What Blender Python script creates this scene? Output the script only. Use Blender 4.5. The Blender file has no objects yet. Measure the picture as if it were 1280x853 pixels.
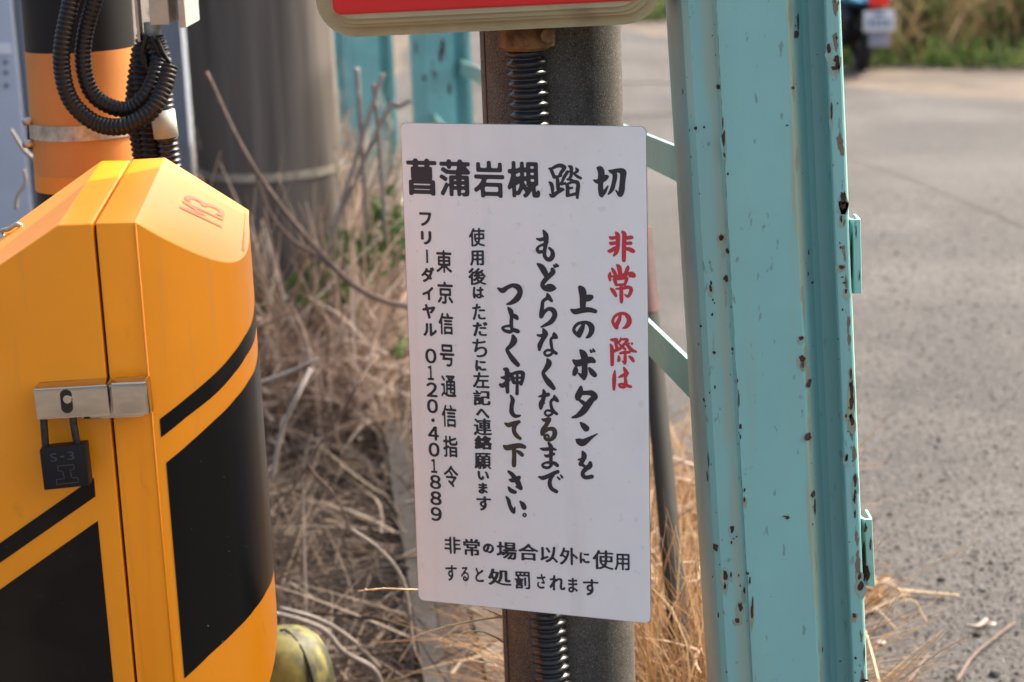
import bpy, bmesh, math, random
import numpy as np
from mathutils import Vector, Matrix, noise as mnoise
from mathutils.bvhtree import BVHTree

random.seed(7); np.random.seed(7)
SC = bpy.context.scene
COL = SC.collection

# ------------------------------------------------------------------ camera
CAM = Vector((0, 0, 1.5))
F = 2400.0                                   # focal length in photograph pixels (1280 wide)
PITCH = math.atan(2400/9507.0); ROLL = -0.0378
ROT = Matrix.Rotation(math.pi/2-PITCH, 3, 'X') @ Matrix.Rotation(ROLL, 3, 'Z')
cd = bpy.data.cameras.new('camera'); cam = bpy.data.objects.new('camera', cd); COL.objects.link(cam)
cam.matrix_world = Matrix.Translation(CAM) @ ROT.to_4x4()
cd.sensor_width = 36; cd.lens = F/1280*36; cd.clip_end = 1000; cd.clip_start = 0.05
cd.dof.use_dof = True; cd.dof.focus_distance = 2.24; cd.dof.aperture_fstop = 5.3; cd.dof.aperture_blades = 7
SC.camera = cam

# ------------------------------------------------------------------ light
SUN_AZ, SUN_EL = 33.0, 46.0                  # degrees from +X towards +Y, above the horizon
w = bpy.data.worlds.new('World'); SC.world = w; w.use_nodes = True
nt = w.node_tree; bg = nt.nodes['Background']; sky = nt.nodes.new('ShaderNodeTexSky')
sky.sky_type = 'NISHITA'; sky.sun_disc = False
sky.sun_elevation = math.radians(SUN_EL); sky.sun_rotation = math.radians(90-SUN_AZ)
sky.air_density = 1.0; sky.dust_density = 9.0; sky.ozone_density = 0.1
nt.links.new(sky.outputs[0], bg.inputs[0]); bg.inputs[1].default_value = 0.15
sd = Vector((math.cos(math.radians(SUN_AZ))*math.cos(math.radians(SUN_EL)),
             math.sin(math.radians(SUN_AZ))*math.cos(math.radians(SUN_EL)), math.sin(math.radians(SUN_EL))))
ld = bpy.data.lights.new('sun', 'SUN'); ld.energy = 2.0; ld.angle = math.radians(0.53); ld.color = (1, .93, .82)
lo = bpy.data.objects.new('sun', ld); COL.objects.link(lo); lo.rotation_euler = sd.to_track_quat('Z', 'Y').to_euler()
SC.view_settings.view_transform = 'Standard'; SC.view_settings.look = 'None'
SC.view_settings.exposure = 1.67; SC.view_settings.gamma = 1.0

# ------------------------------------------------------------------ helpers
def ray(px, py): return ROT @ Vector(((px-640)/F, -(py-426.5)/F, -1))
def at(px, py, Y):
    d = ray(px, py); return CAM + d*(Y/d.y)
def gr(px, py, z=0.0):
    d = ray(px, py); return CAM + d*((z-1.5)/d.z)

def thing(name, label, cat, loc=(0, 0, 0), group=None):
    o = bpy.data.objects.new(name, None); COL.objects.link(o); o.location = loc
    o.empty_display_size = .05
    o['label'] = label; o['category'] = cat
    if group: o['group'] = group
    return o
def origin(o):
    v = Vector((0, 0, 0))
    while o is not None: v = v+Vector(o.location); o = o.parent
    return v
def mesh(name, V, Fs, m, parent=None, smooth=False, loc=None):
    """world-space vertices -> ONE object, child of parent"""
    base = origin(parent) if parent else Vector(loc or (0, 0, 0))
    me = bpy.data.meshes.new(name)
    me.from_pydata([tuple(Vector(v)-base) for v in V], [], Fs); me.validate()
    me.materials.append(m)
    if smooth: me.polygons.foreach_set('use_smooth', [True]*len(me.polygons))
    me.update()
    o = bpy.data.objects.new(name, me); COL.objects.link(o)
    if parent: o.parent = parent
    else: o.location = base
    return o
def bmobj(name, bm, m, parent=None, smooth=False, loc=None, angle=None):
    base = origin(parent) if parent else Vector(loc or (0, 0, 0))
    bmesh.ops.translate(bm, verts=bm.verts, vec=-base)
    me = bpy.data.meshes.new(name); bmesh.ops.recalc_face_normals(bm, faces=bm.faces); bm.to_mesh(me); bm.free()
    me.materials.append(m)
    if smooth:
        me.polygons.foreach_set('use_smooth', [True]*len(me.polygons))
        if angle: me.set_sharp_from_angle(angle=math.radians(angle))
    o = bpy.data.objects.new(name, me); COL.objects.link(o)
    if parent: o.parent = parent
    else: o.location = base
    return o
def tag(o, label=None, cat=None, group=None, kind=None):
    if label: o['label'] = label
    if cat: o['category'] = cat
    if group: o['group'] = group
    if kind: o['kind'] = kind
    return o
def frame_pts(P):
    """parallel transported frames along polyline"""
    n = len(P); T = []
    for i in range(n):
        T.append((P[min(i+1, n-1)]-P[max(i-1, 0)]).normalized())
    a = Vector((0, 1, 0)) if abs(T[0].y) < .9 else Vector((1, 0, 0))
    N = [(a-T[0]*a.dot(T[0])).normalized()]
    for i in range(1, n):
        v = N[-1]-T[i]*N[-1].dot(T[i]); N.append(v.normalized())
    return T, N
def tube_data(P, R, seg=8, cap=True):
    P = [Vector(p) for p in P]; T, N = frame_pts(P); V = []; Fs = []
    if not hasattr(R, '__len__'): R = [R]*len(P)
    for p, t, n, r in zip(P, T, N, R):
        b = t.cross(n)
        for k in range(seg):
            a = 2*math.pi*k/seg; V.append(p+n*(math.cos(a)*r)+b*(math.sin(a)*r))
    for i in range(len(P)-1):
        for k in range(seg):
            a = i*seg+k; b2 = i*seg+(k+1) % seg; Fs.append((a, b2, b2+seg, a+seg))
    if cap:
        Fs.append(tuple(range(seg-1, -1, -1))); Fs.append(tuple((len(P)-1)*seg+k for k in range(seg)))
    return V, Fs
def spline(P, n):
    """Catmull-Rom through P, n samples per span"""
    P = [Vector(p) for p in P]; Q = [P[0]*2-P[1]]+P+[P[-1]*2-P[-2]]; out = []
    for i in range(1, len(Q)-2):
        for k in range(n):
            t = k/n
            out.append(.5*((2*Q[i])+(Q[i+1]-Q[i-1])*t+(2*Q[i-1]-5*Q[i]+4*Q[i+1]-Q[i+2])*t*t+(3*Q[i]-Q[i-1]-3*Q[i+1]+Q[i+2])*t**3))
    out.append(P[-1]); return out
def resample(P, step):
    out = [P[0]]; acc = 0
    for a, b in zip(P, P[1:]):
        L = (b-a).length
        if L == 0: continue
        d = step-acc
        while d <= L:
            out.append(a+(b-a)*(d/L)); d += step
        acc = L-(d-step)
    return out
def tube(name, P, R, m, parent=None, seg=8, loc=None, sm=8):
    P = spline(P, sm) if len(P) > 2 and sm else [Vector(p) for p in P]
    if isinstance(R, tuple):
        n = len(P); R = [R[0]+(R[1]-R[0])*i/(n-1) for i in range(n)]
    V, Fs = tube_data(P, R, seg); return mesh(name, V, Fs, m, parent, True, loc)
def corrugated(name, P, r, pitch, m, parent=None, loc=None, depth=.16, seg=22, ringy=.5):
    n = 8; Q = resample(spline(P, 24), pitch/n); R = []
    for i in range(len(Q)):
        u = (i % n)/n; c = .5-.5*math.cos(2*math.pi*u)
        R.append(r*(1-depth+depth*(c**ringy)))
    V, Fs = tube_data(Q, R, seg); return mesh(name, V, Fs, m, parent, True, loc)
def box_bm(x0, x1, y0, y1, z0, z1, bev=0, seg=2):
    bm = bmesh.new()
    vs = [bm.verts.new((x, y, z)) for z in (z0, z1) for y in (y0, y1) for x in (x0, x1)]
    for f in ((0, 1, 3, 2), (4, 6, 7, 5), (0, 4, 5, 1), (2, 3, 7, 6), (0, 2, 6, 4), (1, 5, 7, 3)): bm.faces.new([vs[i] for i in f])
    bmesh.ops.recalc_face_normals(bm, faces=bm.faces)
    if bev: bmesh.ops.bevel(bm, geom=bm.edges[:], offset=bev, segments=seg, profile=.6, affect='EDGES')
    return bm
def sweep_section(name, sec, P0, P1, m, parent=None, smooth=False, nz=1, wob=0, loc=None, bev=0, angle=None):
    """horizontal closed section [(dx,dy)] carried from P0 to P1 (a leaning prism)"""
    V = []; Fs = []; n = len(sec); P0 = Vector(P0); P1 = Vector(P1)
    for k in range(nz+1):
        c = P0.lerp(P1, k/nz)
        for (dx, dy) in sec: V.append((c.x+dx, c.y+dy, c.z))
    for k in range(nz):
        for i in range(n):
            a = k*n+i; b = k*n+(i+1) % n; Fs.append((a, b, b+n, a+n))
    Fs.append(tuple(range(n-1, -1, -1))); Fs.append(tuple(nz*n+i for i in range(n)))
    bm = bmesh.new(); vs = [bm.verts.new(v) for v in V]
    for f in Fs: bm.faces.new([vs[i] for i in f])
    bmesh.ops.recalc_face_normals(bm, faces=bm.faces)
    if bev: bmesh.ops.bevel(bm, geom=[e for e in bm.edges if len(e.link_faces) == 2 and e.calc_face_angle(0) > .3], offset=bev, segments=2, affect='EDGES')
    return bmobj(name, bm, m, parent, smooth, loc, angle)
def rrect(w_, h_, r, seg=6):
    out = []
    for cx, cy, a0 in ((w_/2-r, h_/2-r, 0), (-w_/2+r, h_/2-r, 90), (-w_/2+r, -h_/2+r, 180), (w_/2-r, -h_/2+r, 270)):
        for k in range(seg+1):
            a = math.radians(a0+90*k/seg); out.append((cx+r*math.cos(a), cy+r*math.sin(a)))
    return out

# ------------------------------------------------------------------ materials
def NT(m): return m.node_tree
def mat(name, col, rough=.6, metal=0, coat=0, var=0, vscale=8, bump=0, bscale=60, spec=.5, col2=None, detail=6, vstretch=(1, 1, 1), bstr=None, lo_=.35, hi_=.65):
    m = bpy.data.materials.new(name); m.use_nodes = True; nt = m.node_tree; b = nt.nodes['Principled BSDF']
    b.inputs['Base Color'].default_value = (*col, 1); b.inputs['Roughness'].default_value = rough
    b.inputs['Metallic'].default_value = metal; b.inputs['Coat Weight'].default_value = coat
    b.inputs['Coat Roughness'].default_value = .15; b.inputs['Specular IOR Level'].default_value = spec
    tc = nt.nodes.new('ShaderNodeTexCoord'); mp = nt.nodes.new('ShaderNodeMapping'); mp.inputs['Scale'].default_value = vstretch
    nt.links.new(tc.outputs['Object'], mp.inputs[0])
    if var or col2:
        n = nt.nodes.new('ShaderNodeTexNoise'); n.inputs['Scale'].default_value = vscale; n.inputs['Detail'].default_value = detail; n.inputs['Roughness'].default_value = .65
        nt.links.new(mp.outputs[0], n.inputs['Vector'])
        r = nt.nodes.new('ShaderNodeValToRGB'); r.color_ramp.elements[0].position = lo_; r.color_ramp.elements[1].position = hi_
        if col2: c0, c1 = col, col2
        else: c0 = tuple(c*(1-var) for c in col); c1 = tuple(min(1, c*(1+var)) for c in col)
        r.color_ramp.elements[0].color = (*c0, 1); r.color_ramp.elements[1].color = (*c1, 1)
        nt.links.new(n.outputs['Fac'], r.inputs[0]); nt.links.new(r.outputs[0], b.inputs['Base Color'])
    if bump:
        n2 = nt.nodes.new('ShaderNodeTexNoise'); n2.inputs['Scale'].default_value = bscale; n2.inputs['Detail'].default_value = 5
        nt.links.new(mp.outputs[0], n2.inputs['Vector'])
        bp = nt.nodes.new('ShaderNodeBump'); bp.inputs['Strength'].default_value = bump; bp.inputs['Distance'].default_value = bstr or .002
        nt.links.new(n2.outputs['Fac'], bp.inputs['Height']); nt.links.new(bp.outputs[0], b.inputs['Normal'])
    return m
def add_layer(m, col, scale, lo, hi, stretch=(1, 1, 1), detail=4, amount=1.0, kind='NOISE', off=(0, 0, 0), rough=None):
    """mix a second colour over the base where a noise passes a threshold (dirt, rust, speckle with a shape of its own)"""
    nt = m.node_tree; b = nt.nodes['Principled BSDF']; inp = b.inputs['Base Color']
    tc = nt.nodes.new('ShaderNodeTexCoord'); mp = nt.nodes.new('ShaderNodeMapping'); mp.inputs['Scale'].default_value = stretch; mp.inputs['Location'].default_value = off
    nt.links.new(tc.outputs['Object'], mp.inputs[0])
    if kind == 'NOISE':
        n = nt.nodes.new('ShaderNodeTexNoise'); n.inputs['Detail'].default_value = detail; out = n.outputs['Fac']
    else:
        n = nt.nodes.new('ShaderNodeTexVoronoi'); out = n.outputs['Distance']
    n.inputs['Scale'].default_value = scale; nt.links.new(mp.outputs[0], n.inputs['Vector'])
    mr = nt.nodes.new('ShaderNodeMapRange'); mr.inputs['From Min'].default_value = lo; mr.inputs['From Max'].default_value = hi; mr.inputs['To Max'].default_value = amount
    nt.links.new(out, mr.inputs['Value'])
    mx = nt.nodes.new('ShaderNodeMix'); mx.data_type = 'RGBA'
    if inp.is_linked: nt.links.new(inp.links[0].from_socket, mx.inputs[6])
    else: mx.inputs[6].default_value = inp.default_value
    mx.inputs[7].default_value = (*col, 1)
    nt.links.new(mr.outputs[0], mx.inputs[0]); nt.links.new(mx.outputs[2], inp)
    if rough is not None:
        ri = b.inputs['Roughness']; m2 = nt.nodes.new('ShaderNodeMix'); m2.inputs[2].default_value = ri.default_value; m2.inputs[3].default_value = rough
        nt.links.new(mr.outputs[0], m2.inputs[0])
        if not ri.is_linked: nt.links.new(m2.outputs[0], ri)
    return m
def island_mat(name, stops, rough=.7, trans=.25):
    """blades and leaves: colour picked per blade"""
    m = bpy.data.materials.new(name); m.use_nodes = True; nt = m.node_tree; b = nt.nodes['Principled BSDF']
    g = nt.nodes.new('ShaderNodeNewGeometry'); r = nt.nodes.new('ShaderNodeValToRGB'); r.color_ramp.interpolation = 'LINEAR'
    while len(r.color_ramp.elements) < len(stops): r.color_ramp.elements.new(.5)
    for e, (p, c) in zip(r.color_ramp.elements, stops): e.position = p; e.color = (*c, 1)
    nt.links.new(g.outputs['Random Per Island'], r.inputs[0]); nt.links.new(r.outputs[0], b.inputs['Base Color'])
    b.inputs['Roughness'].default_value = rough; b.inputs['Specular IOR Level'].default_value = .3
    tr = nt.nodes.new('ShaderNodeBsdfTranslucent'); nt.links.new(r.outputs[0], tr.inputs[0])
    mx = nt.nodes.new('ShaderNodeMixShader'); mx.inputs[0].default_value = trans
    nt.links.new(b.outputs[0], mx.inputs[1]); nt.links.new(tr.outputs[0], mx.inputs[2])
    nt.links.new(mx.outputs[0], nt.nodes['Material Output'].inputs[0])
    return m

M = {}
M['sign'] = mat('sign_white', (.785, .79, .762), .42, var=.03, vscale=5)
add_layer(M['sign'], (.66, .65, .60), 6, .55, .8, amount=.5, off=(3, 1, 2))
add_layer(M['sign'], (.62, .60, .56), 90, .66, .74, amount=.5, off=(3, 1, 2))
add_layer(M['sign'], (.60, .59, .55), 30, .60, .78, stretch=(1, 1, .08), amount=.35, off=(6, 2, 2))
add_layer(M['sign'], (.35, .33, .30), 210, .735, .76, amount=.5, off=(1, 2, 2))
M['edge'] = mat('sign_edge', (.22, .21, .2), .6)
M['ink'] = mat('black_ink', (.022, .022, .030), .5)
M['ink_brown'] = mat('faded_ink', (.048, .036, .024), .55)
M['red_ink'] = mat('red_ink', (.52, .035, .05), .5)
M['scratch'] = mat('scratch', (.14, .13, .11), .8)
M['cream'] = mat('cream_housing', (.38, .33, .19), .5, var=.07, vscale=20, bump=.15, bscale=500, bstr=.0005)
add_layer(M['cream'], (.16, .10, .06), 14, .60, .78, amount=.55)
M['red_face'] = mat('red_face', (.60, .012, .012), .35)
M['concrete'] = mat('weathered_concrete', (.078, .071, .063), .92, var=.35, vscale=9, bump=.8, bscale=750, bstr=.0008, vstretch=(1, 1, .9))
add_layer(M['concrete'], (.20, .185, .155), 330, .34, .20, kind='V', amount=.75)
add_layer(M['concrete'], (.022, .019, .017), 420, .55, .62, amount=.8)
add_layer(M['concrete'], (.10, .085, .066), 3, .52, .75, stretch=(1, 1, .3), amount=.5, off=(1, 4, 2))
M['seam'] = mat('concrete_seam', (.03, .025, .022), .9)
M['pole_concrete'] = mat('dark_pole_concrete', (.130, .112, .096), .9, var=.25, vscale=8, bump=.4, bscale=90, vstretch=(1, 1, .06))
add_layer(M['pole_concrete'], (.04, .035, .031), 10, .5, .66, stretch=(1, 1, .05), amount=.8)
add_layer(M['pole_concrete'], (.25, .24, .225), 14, .55, .75, stretch=(1, 1, .04), amount=.5, off=(5, 2, 1))
M['teal'] = mat('teal_paint', (.215, .455, .425), .30, var=.06, vscale=3, spec=.5, bump=.25, bscale=35, bstr=.001)
add_layer(M['teal'], (.16, .33, .32), 9, .5, .75, stretch=(1, 1, .15), amount=.5)
add_layer(M['teal'], (.27, .34, .27), 7, .52, .76, stretch=(3, 3, .25), amount=.55, off=(3, 0, 5))
add_layer(M['teal'], (.12, .20, .18), 120, .66, .70, stretch=(1, 1, .35), amount=.7, off=(2, 7, 1))
M['teal_far'] = mat('teal_paint_far', (.16, .42, .44), .45, var=.12, vscale=6)
add_layer(M['teal_far'], (.09, .045, .03), 18, .66, .70, stretch=(1, 1, .4), amount=.9)
M['rust'] = mat('rust', (.055, .026, .018), .95, var=.5, vscale=120, bump=.5, bscale=200)
M['stain'] = mat('rust_stain', (.27, .28, .17), .6, var=.25, vscale=40)
add_layer(M['stain'], (.20, .40, .39), 30, .42, .6, stretch=(1, 1, .3), amount=.9)
M['crease'] = mat('crease_dark', (.08, .13, .12), .7, var=.4, vscale=80)
M['orange'] = mat('orange_enamel', (.80, .268, .004), .38, coat=.15, spec=.4, var=.03, vscale=6, bump=.05, bscale=300, bstr=.0004)
add_layer(M['orange'], (.62, .215, .008), 5, .56, .8, amount=.4, off=(2, 2, 2))
add_layer(M['orange'], (.30, .12, .02), 40, .66, .80, amount=.45, off=(1, 5, 1), stretch=(1, 1, .4))
add_layer(M['orange'], (.88, .62, .34), 260, .74, .77, amount=.5, off=(8, 5, 1))
add_layer(M['orange'], (.36, .20, .09), 55, .62, .80, amount=.35, off=(3, 3, 3), stretch=(1, 1, .06))
add_layer(M['orange'], (.55, .36, .16), 2.2, .58, .80, amount=.35, off=(4, 0, 1))
M['black_enamel'] = mat('black_enamel', (.006, .0055, .0055), .28, spec=.18)
add_layer(M['black_enamel'], (.3, .28, .25), 190, .755, .775, amount=.8, off=(0, 3, 0))
add_layer(M['black_enamel'], (.022, .018, .014), 5, .5, .7, amount=.8, off=(2, 3, 0), rough=.45)
M['gap'] = mat('gap_shade', (.02, .012, .008), .8)  # near-black as the shade inside the open seam and keyhole
M['steel'] = mat('brushed_steel', (.50, .49, .47), .15, metal=1, var=.06, vscale=60, vstretch=(1, 1, 8))
M['steel_dull'] = mat('dull_steel', (.42, .39, .34), .5, metal=.85, var=.3, vscale=60)
M['lock'] = mat('lock_black', (.008, .008, .009), .5, spec=.25)
M['lock_mark'] = mat('lock_marking', (.040, .040, .042), .5)
M['shackle'] = mat('shackle_dark', (.035, .032, .03), .4, metal=.6, var=.5, vscale=200)
M['rubber'] = mat('black_conduit', (.006, .006, .007), .42, spec=.3)
M['conduit'] = mat('grey_conduit', (.016, .017, .020), .34)
M['brass'] = mat('tarnished_brass', (.16, .085, .035), .55, metal=.5, var=.6, vscale=40)
M['pole_orange'] = mat('pole_orange', (.50, .185, .035), .55, var=.08, vscale=9)
M['pole_orange2'] = mat('pole_orange_tape', (.60, .20, .012), .5)
M['pole_black'] = mat('pole_black', (.007, .007, .008), .5, spec=.25)
M['greybox'] = mat('grey_junction_box', (.34, .37, .34), .5, var=.1, vscale=30)
add_layer(M['greybox'], (.12, .08, .05), 18, .62, .75, amount=.6)
M['pale'] = mat('pale_cabinet', (.36, .41, .50), .55, var=.05, vscale=4)
M['pale2'] = mat('cabinet_frame', (.17, .185, .225), .5)
M['label_white'] = mat('label_white', (.6, .62, .66), .6)
M['label_ink'] = mat('label_ink', (.15, .16, .19), .7)
M['kerb'] = mat('kerb_concrete', (.036, .032, .029), .9, var=.25, vscale=12, bump=.6, bscale=120)
M['timber'] = mat('old_timber', (.05, .037, .028), .85, var=.4, vscale=25, vstretch=(6, .4, 6), bump=.6, bscale=60)
M['stake'] = mat('dark_stake', (.012, .012, .009), .8, var=.3, vscale=20)
M['stake_red'] = mat('faded_red', (.055, .014, .013), .7, var=.4, vscale=30)
M['pot'] = mat('olive_yellow', (.085, .082, .018), .6, col2=(.20, .18, .03), vscale=12)
add_layer(M['pot'], (.30, .27, .06), 9, .60, .68, stretch=(1, 1, .3), amount=.7, off=(5, 1, 1))
add_layer(M['pot'], (.022, .024, .018), 17, .46, .56, stretch=(1, 1, .5), amount=.9)
M['bark'] = mat('dead_stem', (.13, .088, .07), .8, var=.3, vscale=40)
M['straw'] = mat('straw_stem', (.52, .40, .24), .7, var=.2, vscale=60)
M['pale_stem'] = mat('pale_stem', (.28, .245, .21), .7, var=.2, vscale=30)
M['dead'] = island_mat('dead_grass', [(0, (.04, .027, .020)), (.35, (.10, .072, .053)), (.7, (.21, .155, .113)), (.9, (.34, .27, .20)), (1, (.48, .41, .32))])
M['reed'] = island_mat('dry_reeds', [(0, (.13, .080, .055)), (.35, (.32, .23, .17)), (.75, (.52, .41, .33)), (1, (.64, .55, .47))])
M['tan'] = island_mat('sunlit_dry_grass', [(0, (.17, .085, .035)), (.4, (.30, .17, .08)), (.8, (.43, .29, .16)), (1, (.55, .43, .29))], trans=.3)
M['green'] = island_mat('green_leaves', [(0, (.035, .075, .02)), (.5, (.07, .14, .035)), (1, (.14, .24, .06))], trans=.35)
M['green2'] = island_mat('verge_grass', [(0, (.03, .055, .012)), (.35, (.07, .125, .025)), (.7, (.12, .20, .045)), (1, (.23, .22, .08))], trans=.35)
M['brownveg'] = island_mat('verge_dead_stalks', [(0, (.07, .045, .025)), (.5, (.19, .125, .06)), (1, (.34, .25, .13))], trans=.3)
M['blue'] = mat('scooter_blue', (.10, .55, .85), .3, coat=.5)
M['scooter_dark'] = mat('scooter_dark', (.018, .018, .022), .5)
M['tyre'] = mat('tyre', (.012, .012, .013), .75)
M['tail'] = mat('tail_light', (.85, .03, .02), .2, coat=.5)
M['plate_w'] = mat('plate_white', (.62, .64, .66), .5)
M['plate_ink'] = mat('plate_ink', (.16, .22, .30), .6)
M['flap'] = mat('mudflap_grey', (.28, .29, .36), .6)
M['chrome'] = mat('chrome', (.5, .5, .5), .2, metal=1)

# ground and road
M['dirt'] = mat('dirt', (.070, .056, .044), .95, var=.3, vscale=3, bump=.8, bscale=40, bstr=.01)
add_layer(M['dirt'], (.125, .095, .068), 1.2, .45, .62, amount=.8, off=(3, 3, 0))
M['litter'] = mat('leaf_litter', (.030, .023, .019), .95, var=.5, vscale=25, bump=1, bscale=60, bstr=.02)
def road_mat():
    m = mat('road_asphalt', (.044, .043, .044), .92, var=.18, vscale=1.4, bump=1.0, bscale=110, bstr=.006)
    add_layer(m, (.076, .072, .069), .8, .44, .60, amount=.9, off=(2, 5, 0))
    add_layer(m, (.030, .028, .029), 1.9, .50, .66, amount=.65, off=(7, 1, 0), stretch=(1, .5, 1))
    add_layer(m, (.018, .016, .015), 62, .52, .66, amount=.85, detail=3)
    add_layer(m, (.016, .014, .013), 160, .54, .66, amount=.7, detail=2, off=(4, 4, 0))
    add_layer(m, (.13, .124, .118), 70, .30, .16, kind='V', amount=.7)
    add_layer(m, (.11, .103, .096), 24, .60, .72, amount=.55, detail=5, off=(1, 9, 0))
    return m
M['road'] = road_mat()
M['stone'] = island_mat('gravel_stone', [(0, (.018, .017, .017)), (.45, (.055, .050, .047)), (.85, (.10, .094, .088)), (1, (.24, .23, .22))], rough=.85, trans=0)
M['line_dark'] = mat('road_dark_line', (.030, .027, .026), .95)
M['slab'] = mat('worn_concrete_slab', (.12, .11, .098), .9, var=.15, vscale=6, bump=.6, bscale=150, bstr=.003)

# ------------------------------------------------------------------ THE SETTING
# kerb line: x of the edge between verge (left) and paved ground (right)
def kx(y): return -0.144-(y-3.34)*.105
def gz(x, y):
    d = kx(y)-x
    if d <= .04: return 0.0
    z = -.05*min(1, (d-.04)/.08)
    z += .30*max(0, min(1, (d-.25)/1.2))*max(0, min(1, (y-3.6)/3.0))
    return z+.02*mnoise.noise(Vector((x*2, y*2, 0)))*min(1, d)
def grid(name, xs, ys, fz, m, kind='structure'):
    V = [(x, y, fz(x, y)) for y in ys for x in xs]; n = len(xs)
    Fs = [(j*n+i, j*n+i+1, (j+1)*n+i+1, (j+1)*n+i) for j in range(len(ys)-1) for i in range(n-1)]
    o = mesh(name, V, Fs, m, None, True); o['kind'] = kind; return o
xs = [-300, -60, -20, -8]+list(np.arange(-4, 1.0, .07))+[1, 2, 4, 8, 20, 60, 300]
ys = [-200, -30, -4]+list(np.arange(-1, 10, .12))+[11, 12, 14, 17, 22, 40, 90, 300]
grid('ground', xs, ys, lambda x, y: gz(x, y)-.004 if -4 < x < 1 and y < 10 else (-.004 if x > kx(min(y, 12)) else (.25 if 4 < y else -.05)), M['dirt'])
# paved road, edge wanders
def road():
    V = []; Fs = []
    pts = [(kx(y)+.03+.012*mnoise.noise(Vector((0, y*6, 0))), y) for y in np.arange(-3, 9, .15)]
    left = pts+[(-.75+.1*mnoise.noise(Vector((3, y, 0))), y) for y in np.arange(9, 24, .5)]
    right = []
    far = [(.6, 24), (1.0, 17.4), (1.5, 15.2), (2.0, 12.6), (2.5, 11.6), (3.0, 11.3), (3.6, 11.2), (4.5, 11.3), (6, 11.4), (9, 11.0), (14, 10.6)]
    F2 = []
    for a, b in zip(far, far[1:]):
        for k in range(6):
            t = k/6; x = a[0]+(b[0]-a[0])*t; y = a[1]+(b[1]-a[1])*t
            F2.append((x, y+.22*mnoise.noise(Vector((x*1.5, y*1.5, 4)))))
    poly = left+F2+[(14, 10.6), (14, -3)]
    bm = bmesh.new(); f = bm.faces.new([bm.verts.new((x, y, .004)) for x, y in poly])
    bmesh.ops.triangulate(bm, faces=[f])
    o = bmobj('road', bm, M['road']); o['kind'] = 'structure'
    if o.data.polygons[0].normal.z < 0: o.data.flip_normals()
road()
# a joint and two dark lines across the paving
def lay_line(P, wd, seed):
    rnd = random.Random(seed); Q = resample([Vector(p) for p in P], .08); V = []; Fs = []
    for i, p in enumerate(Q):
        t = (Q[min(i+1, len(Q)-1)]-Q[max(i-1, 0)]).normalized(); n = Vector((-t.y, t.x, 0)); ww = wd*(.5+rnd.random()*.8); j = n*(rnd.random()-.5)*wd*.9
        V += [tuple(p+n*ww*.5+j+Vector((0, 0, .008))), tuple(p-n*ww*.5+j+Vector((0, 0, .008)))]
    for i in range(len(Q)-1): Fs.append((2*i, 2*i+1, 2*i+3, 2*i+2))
    o = mesh('road_dark_line', V, Fs, M['line_dark']); o['kind'] = 'structure'
lay_line([gr(1050, 196), gr(1130, 222), gr(1290, 290)], .006, 1)
lay_line([gr(560, 112), gr(800, 105), gr(900, 103)], .07, 3)
lay_line([gr(560, 160), gr(800, 146), gr(900, 141)], .06, 4)
# worn kerb strip and a half buried sleeper along the verge
def strip(name, x0, x1, y0, y1, z0, z1, m, step=.4, jit=.006):
    V = []; Fs = []; Y = list(np.arange(y0, y1, step))+[y1]
    for k, y in enumerate(Y):
        j = random.uniform(-jit, jit); j2 = random.uniform(-jit, jit)
        V += [(kx(y)+x0+j, y, z0), (kx(y)+x0+j, y, z1+j2*.5), (kx(y)+x1+j2, y, z1+j*.5), (kx(y)+x1+j2, y, z0)]
    for k in range(len(Y)-1):
        a = 4*k
        for i in range(3): Fs.append((a+i, a+i+1, a+i+5, a+i+4))
    Fs.append((0, 3, 2, 1)); n = len(V); Fs.append((n-4, n-3, n-2, n-1))
    o = mesh(name, V, Fs, m); o['kind'] = 'structure'; return o
strip('kerb', -.045, .0, 1.5, 5.75, -.12, .055, M['kerb'])
strip('timber_edging', .004, .065, 1.5, 5.3, -.12, .035, M['timber'])
sl = strip('concrete_paving', .07, .36, 1.0, 9.0, -.05, .016, M['slab'])

# ------------------------------------------------------------------ blades
def blades(name, N, place, L, W, tilt, m, lean=None, curl=.5, segs=4, tube_=False, seed=1):
    """N curved tapering blades as one mesh. place()->(x,y,z); L,W ranges; tilt range (rad from vertical)"""
    rnd = random.Random(seed); V = []; Fs = []
    for _ in range(N):
        p = Vector(place(rnd)); l = rnd.uniform(*L); wd = rnd.uniform(*W)
        az = rnd.uniform(0, 2*math.pi) if lean is None else rnd.gauss(*lean); ti = rnd.uniform(*tilt)
        d = Vector((math.cos(az)*math.sin(ti), math.sin(az)*math.sin(ti), math.cos(ti)))
        side = Vector((rnd.gauss(0, 1), rnd.gauss(0, 1), rnd.gauss(0, .6))); side = (side-d*side.dot(d)).normalized()
        cd_ = Vector((rnd.gauss(0, 1), rnd.gauss(0, 1), rnd.gauss(-.3, .6)))*curl
        kink = rnd.random() < .25; ks = rnd.randint(1, segs-1) if segs > 1 else 1
        b = len(V)
        for k in range(segs+1):
            t = k/segs; ww = wd*(1-.75*t*t)
            if tube_:
                n2 = d.cross(side)
                for a in (0, 2.1, 4.2): V.append(p+side*math.cos(a)*ww*.5+n2*math.sin(a)*ww*.5)
            else:
                V.append(p+side*ww*.5); V.append(p-side*ww*.5)
            d = (d+cd_*(1/segs)).normalized()
            if kink and k == ks: d = (d+Vector((rnd.gauss(0, 1), rnd.gauss(0, 1), rnd.gauss(-.4, .6)))*.8).normalized()
            p = p+d*(l/segs)
            side = (side-d*side.dot(d)).normalized()
        s = 3 if tube_ else 2
        for k in range(segs):
            a = b+k*s
            if tube_:
                for i in range(3): Fs.append((a+i, a+(i+1) % 3, a+s+(i+1) % 3, a+s+i))
            else: Fs.append((a, a+1, a+3, a+2))
    return mesh(name, V, Fs, m)
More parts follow.
